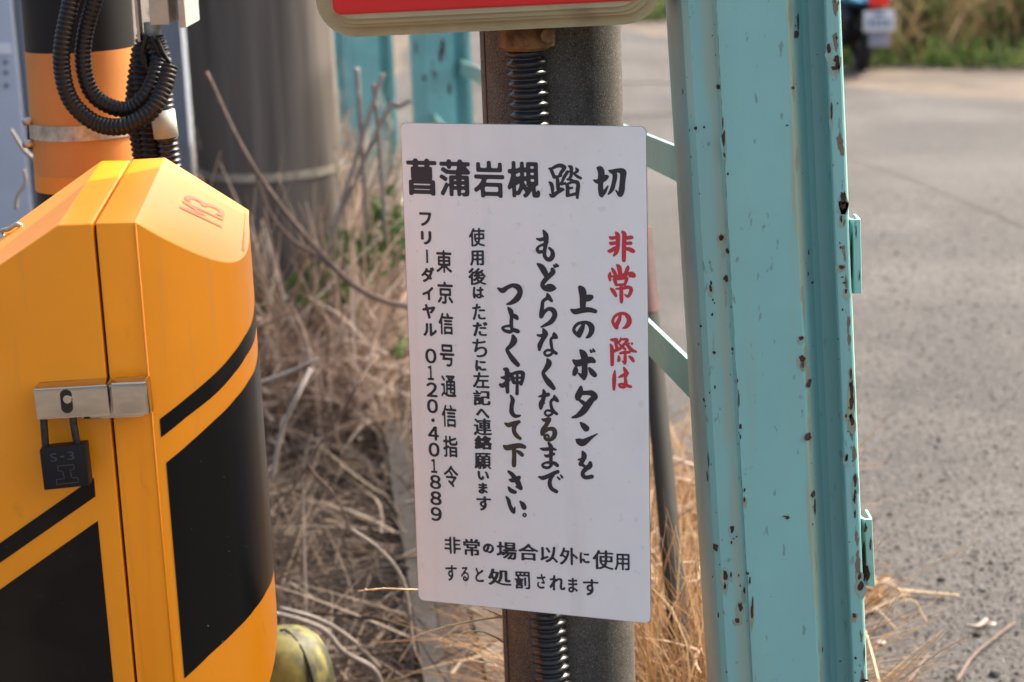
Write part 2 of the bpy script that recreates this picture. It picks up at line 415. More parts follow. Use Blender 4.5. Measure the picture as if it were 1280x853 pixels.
def leaves(V, Fs, c, n, rad, size, rnd, up=.4):
    for _ in range(n):
        p = Vector(c)+Vector((rnd.gauss(0, rad[0]), rnd.gauss(0, rad[1]), rnd.gauss(0, rad[2])))
        d = Vector((rnd.gauss(0, 1), rnd.gauss(0, 1), rnd.gauss(up, .5))).normalized(); s = d.orthogonal().normalized()
        s = (Matrix.Rotation(rnd.uniform(0, 6.28), 3, d) @ s); l = size*rnd.uniform(.6, 1.3); b = len(V); nn = s.cross(d)
        V += [p, p+d*l*.35+s*l*.28+nn*l*.05, p+d*l*.7+s*l*.22, p+d*l-nn*l*.1, p+d*l*.7-s*l*.22, p+d*l*.35-s*l*.28+nn*l*.05]
        Fs += [(b, b+1, b+2, b+3), (b, b+3, b+4, b+5)]

def in_left(r):
    y = r.uniform(3.0, 7.2); x = kx(y)+.03-r.random()**.9*1.38; return (x, y, gz(x, y)+r.uniform(0, .05))
g_mat = grid('leaf_litter', list(np.arange(-3.5, 0.2, .06)), list(np.arange(1.2, 9.5, .08)),
             lambda x, y: (gz(x, y)+.012+.03*abs(mnoise.noise(Vector((x*9, y*9, 1))))) if x < kx(y)-.05 else -.15, M['litter'], 'structure')
o = blades('fallen_dead_grass', 16000, in_left, (.08, .34), (.0015, .006), (1.0, 1.65), M['dead'], curl=.7, seed=3)
tag(o, 'tangled mat of fallen dead grass filling the verge between the orange box and the white sign', 'dead grass', kind='stuff')
o = blades('dead_stems', 420, lambda r: (lambda q: (q[0], q[1], q[2]+.05))(in_left(r)), (.2, .55), (.003, .007), (1.1, 1.6), M['dead'], curl=.5, segs=6, tube_=True, seed=5)
tag(o, 'thicker dead stems lying across the fallen grass beside the kerb', 'dead stems', kind='stuff')
def in_reed(r):
    y = r.uniform(4.9, 7.6); x = kx(y)-.0-r.random()*.62; return (x, y, gz(x, y))
o = blades('dry_reeds', 2900, in_reed, (.28, .86), (.003, .014), (0, .6), M['reed'], curl=.45, segs=5, seed=8)
tag(o, 'pale dry reeds standing in front of the far teal fence posts', 'reeds', kind='stuff')
def in_bank(r):
    y = r.uniform(4.7, 7.2); x = kx(y)+.02-r.random()*.95; return (x, y, gz(x, y)+r.random()**1.3*.34)
o = blades('matted_straw', 5200, in_bank, (.08, .30), (.002, .009), (.45, 1.6), M['reed'], curl=.8, segs=4, seed=18)
tag(o, 'matted pale straw bank between the dark concrete pole and the notice', 'straw', kind='stuff')
def in_reedl(r):
    y = r.uniform(4.4, 8.5); x = -1.05-r.random()*1.6; return (x, y, gz(x, y))
o = blades('dry_reeds', 1100, in_reedl, (.15, .50), (.004, .010), (0, .7), M['reed'], curl=.6, segs=4, seed=9)
tag(o, 'low dry grass at the foot of the pale cabinet and the dark concrete pole', 'dry grass', kind='stuff')
# sunlit curly grass between the white sign and the teal post
def in_tan(r):
    y = r.uniform(2.45, 4.3); x = r.uniform(.10, .40)*(y/3.2)+.02; return (x, y, 0)
o = blades('curly_dry_grass', 3600, in_tan, (.16, .46), (.0018, .0045), (0, .95), M['tan'], curl=1.5, segs=6, seed=11)
tag(o, 'sunlit curly tan grass growing between the white sign and the teal post', 'dry grass', kind='stuff')

o = blades('tall_dry_grass', 2200, lambda r: (r.uniform(.17, .36), r.uniform(2.5, 3.0), 0), (.28, .60), (.0015, .0042), (0, .55), M['tan'], curl=1.0, segs=6, seed=14)
tag(o, 'taller dry grass reaching up in front of the dark stake beside the notice', 'dry grass', kind='stuff')
o = blades('pale_grass_curls', 130, lambda r: (lambda q: (q[0], 2.7+r.random()*.9, .12+r.random()*.22))(in_tan(r)), (.10, .26), (.004, .0075), (.3, 1.4), M['reed'], curl=1.3, segs=7, seed=12)
tag(o, 'broad pale curled blades on top of the tan grass beside the notice', 'grass curls', kind='stuff')
# green weeds by the dark pole and by the kerb
def weed(px, py, Y, n, rad, size, label, seed):
    rnd = random.Random(seed); V = []; Fs = []; c = at(px, py, Y)
    t = thing('weed', label, 'weed', (c.x, c.y, gz(c.x, c.y)))
    leaves(V, Fs, c, n, rad, size, rnd); mesh('foliage', V, Fs, M['green'], t)
    V = []; Fs = []
    for k in range(7):
        e = c+Vector((rnd.gauss(0, rad[0]), rnd.gauss(0, rad[1]), rnd.uniform(0, rad[2])))
        a, b = tube_data([Vector((c.x+rnd.gauss(0, .01), c.y, gz(c.x, c.y)-.02)), (c+e)/2+Vector((0, 0, -.02)), e], .0014, 4); n0 = len(V); V += a; Fs += [tuple(i+n0 for i in f) for f in b]
    mesh('stem', V, Fs, M['bark'], t)
weed(452, 318, 5.3, 150, (.055, .05, .038), .038, 'dark green leafy weed in front of the dry reeds right of the dark pole', 1)
weed(486, 275, 5.3, 80, (.030, .05, .030), .036, 'small green weed touching the left edge of the white sign near its heading', 2)
weed(390, 362, 5.2, 70, (.07, .06, .03), .045, 'low dark green weed at the foot of the dark concrete pole', 3)
weed(499, 441, 4.9, 16, (.016, .03, .010), .032, 'tiny bright green sprout beside the white sign above the kerb end', 4)
def tall_green():
    rnd = random.Random(5); V = []; Fs = []
    c = at(236, 90, 8.2); t = thing('shrub', 'narrow green shrub showing between the pale cabinet and the dark concrete pole', 'shrub', (c.x, c.y, .2))
    for k in range(9): leaves(V, Fs, Vector((c.x, c.y, .45+.2*k)), 60, (.06, .1, .12), .07, rnd)
    mesh('foliage', V, Fs, M['green'], t)
    tube('stem', [(c.x, c.y, .15), (c.x+.02, c.y, 1), (c.x, c.y, 2)], .01, M['bark'], t)
tall_green()

# added tree, out of view, its leafy limb placed to shade the verge
def shade_tree():
    t = thing('added_shade_tree', 'added unseen tree beyond the left edge, its leafy limb placed to shade the dead grass', 'tree', (-3.1, 9.6, 0)); rnd = random.Random(17)
    tube('trunk', [(-3.1, 9.6, -.1), (-3.0, 9.5, 1.4), (-2.7, 9.2, 2.8), (-2.6, 9.1, 4.2)], (.16, .08), M['bark'], t, 10)
    tube('limb', [(-2.85, 9.3, 2.3), (-1.4, 8.3, 3.3), (.2, 7.2, 3.7), (1.4, 6.4, 3.5), (2.2, 5.4, 3.2)], (.09, .02), M['bark'], t, 8)
    V = []; Fs = []
    for k in range(150):
        c = Vector((rnd.uniform(1.45, 2.35), rnd.uniform(4.9, 6.75), rnd.uniform(2.9, 3.35))); leaves(V, Fs, c, 16, (.12, .12, .07), .11, rnd)
    for k in range(70):
        c = Vector((-2.7+rnd.gauss(0, .8), 9.2+rnd.gauss(0, .8), rnd.uniform(3.4, 5))); leaves(V, Fs, c, 16, (.2, .2, .15), .12, rnd)
    mesh('crown', V, Fs, M['green'], t)
shade_tree()
# far roadside
def verge(r):
    x = r.uniform(2.35, 9.0); y0 = 13.0+.10*(x-2.4)*0 - .10*(x-3); return (x, y0+r.random()**1.5*4.5+.2*math.sin(x*3), 0)
o = blades('verge_grass', 9000, verge, (.08, .34), (.008, .020), (0, 1.1), M['green2'], curl=.9, segs=3, seed=21)
tag(o, 'bright green grass along the far edge of the road', 'grass', kind='stuff')
def verge2(r):
    x = r.uniform(2.5, 9.0); return (x, 13.3+r.random()*4.0, 0)
o = blades('verge_dead_stalks', 6500, verge2, (.35, 1.0), (.008, .022), (0, .8), M['brownveg'], curl=.7, segs=4, seed=22)
tag(o, 'brown dead stalks standing behind the green roadside grass', 'dead stalks', kind='stuff')
o = blades('far_grass', 3500, lambda r: (r.uniform(.7, 3.2), r.uniform(17.6, 21), 0), (.15, .5), (.01, .03), (0, .8), M['green2'], curl=.7, segs=3, seed=23)
tag(o, 'strip of green grass at the far side of the road above the sign', 'grass', kind='stuff')
def bush(x, y, h, r0, label, seed, m='green2'):
    rnd = random.Random(seed); V = []; Fs = []; t = thing('roadside_bush', label, 'bush', (x, y, 0), 'bushes along the far road edge')
    for k in range(26):
        c = Vector((x+rnd.gauss(0, r0*.5), y+rnd.gauss(0, r0*.4), rnd.uniform(.08, h)))
        leaves(V, Fs, c, 26, (r0*.18,)*3, .08, rnd)
    mesh('foliage', V, Fs, M[m], t)
    for k in range(4): tube('branch', [(x+rnd.gauss(0, .03), y, 0), (x+rnd.gauss(0, r0*.4), y, h*.5), (x+rnd.gauss(0, r0*.6), y, h*.9)], (.012, .004), M['bark'], t, 5)
bush(3.75, 13.6, .62, .38, 'dense green bush at the road edge near the top right corner', 31)
bush(4.75, 13.3, .65, .40, 'dark bush beyond the road in the far top right corner', 32)
bush(3.0, 13.9, .5, .26, 'small bush behind the exhaust side of the blue scooter', 33)

# ------------------------------------------------------------------ gravel on the near road
def gravel():
    rnd = random.Random(41); V = []; Fs = []
    base = [(0, 0, 1), (.95, 0, .1), (.3, .9, .1), (-.75, .55, .1), (-.8, -.5, .1), (.3, -.9, .1)]
    fac = [(0, 1, 2), (0, 2, 3), (0, 3, 4), (0, 4, 5), (0, 5, 1)]
    for k in range(26000):
        y = 2.9+rnd.random()**1.9*5.5; x = rnd.uniform(.0, .31)*y+.12*y
        s = rnd.uniform(.0015, .0050)*(1+(rnd.random() < .05)*1.0); a = rnd.uniform(0, 6.28); sq = rnd.uniform(.6, 1.1)
        n0 = len(V); jz = rnd.uniform(.5, .9)
        for (u, v, z) in base:
            u2 = u*sq+rnd.uniform(-.15, .15); v2 = v+rnd.uniform(-.15, .15)
            V.append((x+s*(u2*math.cos(a)-v2*math.sin(a)), y+s*(u2*math.sin(a)+v2*math.cos(a)), .004+s*z*jz))
        Fs += [tuple(n0+i for i in f) for f in fac]
    o = mesh('gravel', V, Fs, M['stone']); tag(o, 'loose grit and small stones scattered over the near road', 'gravel', kind='stuff')
gravel()
def stone(px, py, s, label, colr):
    c = gr(px, py, .004+s*.4); bm = bmesh.new(); bmesh.ops.create_icosphere(bm, subdivisions=2, radius=s)
    for v in bm.verts:
        v.co *= 1+.28*mnoise.noise(v.co*(1.2/s)+Vector((px, py, 0))); v.co.z *= .62
    bmesh.ops.translate(bm, verts=bm.verts, vec=c)
    o = bmobj('stone', bm, mat('stone_%s' % ('dark' if colr[0] < .1 else 'pale'), colr, .9, var=.3, vscale=90), None, False, (c.x, c.y, .004))
    tag(o, label, 'stone')
stone(1222, 793, .009, 'black stone on the road near the bottom right corner', (.03, .03, .033))
stone(1244, 842, .011, 'dark grey stone on the road right at the bottom edge', (.05, .05, .055))
stone(1102, 804, .008, 'pale stone on the road right of the teal post foot', (.42, .40, .37))
stone(1177, 724, .009, 'dark stone lying above the brown fallen stalk', (.035, .03, .028))
stone(1240, 781, .008, 'white stone next to the black stone by a curled leaf', (.55, .50, .44))

# ------------------------------------------------------------------ lettering
_tc = bpy.data.curves.new('text_src', 'FONT'); _to = bpy.data.objects.new('text_src', _tc); COL.objects.link(_to)
_cache = {}
def glyph_loops(ch):
    if ch in _cache: return _cache[ch]
    _tc.body = ch; _tc.resolution_u = 6
    bpy.context.view_layer.update()
    dg = bpy.context.evaluated_depsgraph_get(); ev = _to.evaluated_get(dg); me = ev.to_mesh()
    ids = {}; idx = []
    for v in me.vertices:
        k = (round(v.co.x, 4), round(v.co.y, 4)); idx.append(ids.setdefault(k, len(ids)))
    pts = [None]*len(ids)
    for k, i in ids.items(): pts[i] = k
    ed = {}
    for p in me.polygons:
        vs = [idx[i] for i in p.vertices]; flip = p.normal.z < 0
        if flip: vs = vs[::-1]
        for a, b in zip(vs, vs[1:]+vs[:1]):
            if a != b: ed[(a, b)] = 1
    nxt = {}
    for (a, b) in ed:
        if (b, a) not in ed: nxt.setdefault(a, []).append(b)
    loops = []
    while nxt:
        s = next(iter(nxt)); cur = s; lp = []
        while cur in nxt:
            lp.append(cur); nl = nxt[cur]; n = nl.pop()
            if not nl: del nxt[cur]
            cur = n
            if cur == s: break
        if len(lp) > 2: loops.append(np.array([pts[i] for i in lp]))
    ev.to_mesh_clear(); _cache[ch] = loops; return loops
STY = {   # dilate: nib radius (x, y) in em, blur in em, threshold, threshold noise, upward slant
 'gothic': dict(px=5.4, dil=(.024, .018), blur=.010, thr=.5, nz=0, shear=0),
 'round': dict(px=3.0, dil=(.020, .017), blur=.026, thr=.44, nz=0, shear=0),
 'digit': dict(px=2.9, dil=(.018, .016), blur=.022, thr=.46, nz=0, shear=0),
 'brush': dict(dil=(.040, .022), blur=.030, thr=.46, nz=.30, shear=.07, diag=.03),
 'brushk': dict(dil=(.022, .012), blur=.020, thr=.46, nz=.26, shear=.06, diag=.015),
 'fine': dict(px=2.45, dil=(.022, .011), blur=.020, thr=.46, nz=.16, shear=.05, diag=.01),
 'title_brush': dict(dil=(.034, .018), blur=.020, thr=.47, nz=.2, shear=.04, diag=.02),
 'mark': dict(dil=(.02, .0), blur=.012, thr=.5, nz=0, shear=0),
 'thin': dict(dil=(0, 0), blur=.012, thr=.5, nz=0, shear=0),
}
GN = 150
def raster(loops):
    """glyph outlines -> bitmap, GN cells per em, with a margin"""
    A = np.concatenate(loops); mn = A.min(0)-.14; mx = A.max(0)+.14
    W_, H_ = int((mx[0]-mn[0])*GN)+1, int((mx[1]-mn[1])*GN)+1
    img = np.zeros((H_, W_)); X = (np.arange(W_)+.5)/GN+mn[0]
    segs = np.concatenate([np.concatenate([l, np.roll(l, -1, 0)], 1) for l in loops])
    for j in range(H_):
        y = mn[1]+(j+.5)/GN+1e-6; m_ = (segs[:, 1] > y) != (segs[:, 3] > y); q = segs[m_]
        if not len(q): continue
        xc = q[:, 0]+(y-q[:, 1])/(q[:, 3]-q[:, 1])*(q[:, 2]-q[:, 0]); sg = np.sign(q[:, 3]-q[:, 1])
        wn = (sg[None, :]*(xc[None, :] > X[:, None])).sum(1); img[j] = (wn != 0)
    return img, mn
def gblur(a, s):
    r = max(1, int(s*3)); k = np.exp(-.5*(np.arange(-r, r+1)/s)**2); k /= k.sum()
    a = np.apply_along_axis(lambda v: np.convolve(v, k, 'same'), 0, a); return np.apply_along_axis(lambda v: np.convolve(v, k, 'same'), 1, a)
def contour(f):
    """marching squares of f at 0 -> closed loops (x, y), inside (f>0) on the left"""
    H_, W_ = f.shape; ins = f > 0
    c = ins[:-1, :-1]*1+ins[:-1, 1:]*2+ins[1:, 1:]*4+ins[1:, :-1]*8
    nx = {}
    TB_ = {1: ((3, 0),), 2: ((0, 1),), 3: ((3, 1),), 4: ((1, 2),), 5: ((3, 2), (1, 0)), 6: ((0, 2),), 7: ((3, 2),), 8: ((2, 3),), 9: ((2, 0),), 10: ((0, 3), (2, 1)), 11: ((2, 1),), 12: ((1, 3),), 13: ((1, 0),), 14: ((0, 3),)}
    pos = {}
    def ep(j, i, e):
        if e == 0: k = (0, j, i)
        elif e == 2: k = (0, j+1, i)
        elif e == 3: k = (1, j, i)
        else: k = (1, j, i+1)
        if k not in pos:
            o_, jj, ii = k
            a = f[jj, ii]; b_ = f[jj, ii+1] if o_ == 0 else f[jj+1, ii]; t = a/(a-b_)
            pos[k] = (ii+t, jj) if o_ == 0 else (ii, jj+t)
        return k
    for j, i in zip(*np.where((c > 0) & (c < 15))):
        for a, b_ in TB_[int(c[j, i])]: nx[ep(j, i, b_)] = ep(j, i, a)
    loops = []
    while nx:
        s_, cur = next(iter(nx.items())); lp = [s_]; del nx[s_]
        while cur != s_ and cur in nx: lp.append(cur); n_ = nx.pop(cur); cur = n_
        if len(lp) > 7: loops.append(np.array([pos[k] for k in lp], float))
    return loops
_fill = {}
def stylise(ch, st, seed, hpx=None):
    p = dict(STY[st]); L_ = glyph_loops(ch); img, mn = raster(L_); H_, W_ = img.shape
    if hpx and 'px' in p:      # same pen on large and small characters
        A = np.concatenate(L_); em = hpx/max(.15, float((A.max(0)-A.min(0))[1])); need = max(.004, (p['px']/em-.066)/2)
        p['dil'] = (need*1.1, need*.9); p['diag'] = need*.5 if p['nz'] else 0; p['blur'] = max(p['blur'], min(.03, need))
    dx_, dy_ = int(round(p['dil'][0]*GN)), int(round(p['dil'][1]*GN)); dg_ = p.get('diag', 0)*GN; acc = img.copy()
    for a in np.linspace(0, 2*math.pi, 16, endpoint=False):
        for r in (1, .5):
            sx_ = int(round(r*(dx_*math.cos(a)+dg_*math.cos(a)))); sy_ = int(round(r*(dy_*math.sin(a)-dg_*math.cos(a))))
            acc = np.maximum(acc, np.roll(np.roll(img, sx_, 1), sy_, 0))
    f = gblur(acc, p['blur']*GN)
    thr = np.full(f.shape, p['thr'])
    if p['nz']:
        st_ = 6; g_ = np.array([[mnoise.noise(Vector((i/GN*5.0+seed, j/GN*5.0, seed*1.7))) for i in range(0, W_+st_, st_)] for j in range(0, H_+st_, st_)])
        yi = np.minimum(np.arange(H_)/st_, g_.shape[0]-1.001); xi = np.minimum(np.arange(W_)/st_, g_.shape[1]-1.001)
        y0, x0 = yi.astype(int), xi.astype(int); fy, fx = (yi-y0)[:, None], (xi-x0)[None, :]
        G = (g_[y0][:, x0]*(1-fy)*(1-fx)+g_[y0+1][:, x0]*fy*(1-fx)+g_[y0][:, x0+1]*(1-fy)*fx+g_[y0+1][:, x0+1]*fy*fx)
        thr = np.clip(thr+p['nz']*G, .2, .75)
    out = []
    for L in contour(f-thr):
        for _ in range(2): L = .5*L+.25*(np.roll(L, 1, 0)+np.roll(L, -1, 0))
        if len(L) > 24: L = L[::2]
        if p['shear']: L = np.stack([L[:, 0], L[:, 1]+p['shear']*L[:, 0]], 1)
        out.append(L)
    return out
def fill(loops):
    cu = bpy.data.curves.new('tmp', 'CURVE'); cu.dimensions = '2D'; cu.fill_mode = 'BOTH'
    for P in loops:
        s = cu.splines.new('POLY'); s.points.add(len(P)-1); s.use_cyclic_u = True
        s.points.foreach_set('co', np.concatenate([P, np.zeros((len(P), 1)), np.ones((len(P), 1))], 1).ravel())
    ob = bpy.data.objects.new('tmp', cu); me = ob.to_mesh()
    V = [tuple(v.co) for v in me.vertices]; Fs = [tuple(p.vertices) for p in me.polygons]
    ob.to_mesh_clear(); bpy.data.objects.remove(ob); bpy.data.curves.remove(cu); return V, Fs
def put_glyphs(name, items, mapper, m, parent, label=None):
    """items: (char, style, x0, y0, x1, y1) boxes -> ONE mesh; mapper(u,v)->world"""
    AV = []; AF = []
    for k, (ch, st, x0, y0, x1, y1) in enumerate(items):
        if ch == '|': loops = [np.array([(0, 0), (1, 0), (1, 1), (0, 1)], float)]
        else: loops = stylise(ch, st, k*3.1+1, abs(y0-y1)/.60*620 if st in ('gothic', 'round', 'digit', 'fine') else None)
        A = np.concatenate(loops); mn = A.min(0); mx = A.max(0); sp = np.maximum(mx-mn, 1e-6)
        loops = [(P-mn)/sp for P in loops]
        V, Fs = fill(loops); n0 = len(AV)
        for v in V: AV.append(mapper(x0+(x1-x0)*v[0], y1+(y0-y1)*v[1]))
        AF += [tuple(i+n0 for i in f) for f in Fs]
    o = mesh(name, AV, AF, m, parent)
    if label: o['label'] = label
    return o

# ------------------------------------------------------------------ the white notice
SP = Vector((0.01568, 2.21135, 0.89874))
SR = (Matrix.Rotation(-.34124, 3, 'Z') @ Matrix.Rotation(-.02231, 3, 'X') @ Matrix.Rotation(.00463, 3, 'Y'))
SW, SH = .30, .5983
sx, sy, sz_ = SR @ Vector((1, 0, 0)), SR @ Vector((0, 1, 0)), SR @ Vector((0, 0, 1))
sign = thing('notice_sign', 'white rectangular notice with black and red Japanese handwriting fixed to the grey concrete post', 'sign', (SP.x, SP.y, .6))
def plate(name, outline, depth, org, ax, az, an, m, parent, bev=.0008):
    V = []; n = len(outline)
    for d in (0, depth):
        for (u, v) in outline: V.append(org+ax*u+az*v+an*d)
    Fs = [tuple(range(n)), tuple(range(2*n-1, n-1, -1))]+[(i, (i+1) % n, (i+1) % n+n, i+n) for i in range(n)]
    bm = bmesh.new(); vs = [bm.verts.new(v) for v in V]
    for f in Fs: bm.faces.new([vs[i] for i in f])
    bmesh.ops.recalc_face_normals(bm, faces=bm.faces)
    if bev:
        es = [e for e in bm.edges if (all(v in vs[:n] for v in e.verts))]
        bmesh.ops.bevel(bm, geom=es, offset=bev, segments=2, affect='EDGES')
    return bmobj(name, bm, m, parent, False)
plate('sign_plate', rrect(SW, SH, .0072), .0022, SP, sx, sz_, sy, M['sign'], sign, .0005)
plate('backing', rrect(SW+.0012, SH+.0012, .0077), .0012, SP+sy*.0008, sx, sz_, sy, M['edge'], sign, 0)
for dz in (.2, -.2):   # brackets that hold the plate off the post
    V = [];
    bm = box_bm(-.05, .05, .0024, .028, -.012, .012, .001)
    bmesh.ops.transform(bm, matrix=Matrix.Translation(SP+sz_*dz+sx*.04) @ SR.to_4x4(), verts=bm.verts)
    bmobj('bracket', bm, M['steel_dull'], sign)
def on_sign(px, py, lift=.0004):
    d = ray(px, py); t = (SP-CAM).dot(sy)/d.dot(sy); return CAM+d*t-sy*lift
def box_map(items_px):
    """glyph boxes in the notice's own axes: centre from the measured place, upright on the plate"""
    out = []
    for (ch, st, x0, y0, x1, y1) in items_px:
        c = on_sign((x0+x1)/2, (y0+y1)/2)-SP; cx, cy = c.dot(sx), c.dot(sz_)
        wv = (on_sign(x1, (y0+y1)/2)-on_sign(x0, (y0+y1)/2)).dot(sx); hv = (on_sign((x0+x1)/2, y0)-on_sign((x0+x1)/2, y1)).dot(sz_)
        if (x1-x0) > 9 and (y1-y0) > 9: wv *= .985; hv *= .97
        out.append((ch, st, cx-wv/2, cy+hv/2, cx+wv/2, cy-hv/2))
    return out
def sign_map(u, v): return SP+sx*u+sz_*v-sy*.0004
TITLE = [('菖','gothic',508.2,197.6,546.4,245.2),('蒲','gothic',549.2,198.7,588.1,246.3),('岩','gothic',591.9,200.6,630.8,248),('槻','gothic',634,201,675.3,248)]
C4 = [('使','fine',586,284.6,606.4,309.2),('用','fine',587.4,312.4,605.3,332.8),('後','fine',585.3,334.7,607.8,357.2),('は','fine',590.9,358.1,605.3,373.9),('た','fine',590.2,379.6,607.1,400.7),('だ','fine',590.9,402.1,609.9,421.1),('ち','fine',590.5,423.2,609.2,447.1),('に','fine',594,450.1,608.1,464.7),('左','fine',590.9,465.1,612,485.8),('記','fine',591.2,487.9,613.4,507.6),('へ','fine',594.9,510.8,612,522.7),('連','fine',591.8,522.7,615,545.1),('絡','fine',593,544.4,615.2,562.3),('願','fine',593,565.5,614.1,587.1),('い','fine',597,588.9,611.6,600.7),('ま','fine',597.9,603.3,609.9,617.7),('す','fine',595.3,620,614.4,638.8)]
C5 = [('東','round',545.2,312.4,565,341.8),('京','round',546.9,351.8,566.6,380.6),('信','round',548.3,391,567,419),('号','round',549.7,430.2,568.2,458.9),('通','round',551.3,468.9,570.1,496.7),('信','round',552.2,506,571,534.7),('指','round',554,544.4,572.4,572.2),('令','round',555,581.7,573.1,609.5)]
C6 = [('フ','round',524.1,265.3,539.4,282.9),('リ','round',526.2,288.7,539.5,306.1),('|','round',532.8,312.2,535.2,328.9),('ダ','round',526.7,333.9,543.1,353.2),('イ','round',527.9,358.5,542,375.7),('ヤ','round',528.1,380.1,544.5,398.9),('ル','round',529,403.9,546.2,420.6),
 ('０','digit',531.6,435.7,545.7,454.7),('１','digit',534.6,457.1,542.4,475.3),('２','digit',533.2,477.9,547.1,496.7),('０','digit',533.9,498.8,547.6,516.9),('.','digit',539.2,523.1,543.6,527.7),('４','digit',535,532.8,549,551),('０','digit',535.8,553.2,549.6,571.3),('１','digit',538.7,573.8,546.6,591.3),('８','digit',537.3,593.6,551.5,611.7),('８','digit',537.8,613.9,552.2,631.8),('９','digit',538.5,633.7,552.4,651.7)]
R1 = [('非','fine',555.2,670.6,576.2,692.9),('常','fine',579,673.2,600.3,695.5),('の','fine',603.4,679.3,617.8,691.9),('場','fine',620.4,677.3,646.6,699.6),('合','fine',647.7,679.7,673.3,701.6),('以','fine',675.3,682.8,697.6,703.7),('外','fine',699.5,684,722.8,707.1),('に','fine',724.4,690.5,737.4,705.1),('使','fine',740.7,687.4,767.1,712.8),('用','fine',768.1,691.5,787.4,713.8)]
R2 = [('す','fine',556.7,706.1,571.5,726.6),('る','fine',576.2,708.3,586.3,727),('と','fine',594,709.8,605,728),('処','fine',609.7,711.4,639.5,732.5),('罰','fine',643.2,713.8,662.9,737.2),('さ','fine',671,717.3,682.2,736.2),('れ','fine',686.7,719.3,707,738.8),('ま','fine',710.2,722,722.2,741.3),('す','fine',728.5,723.6,748.4,744.9)]
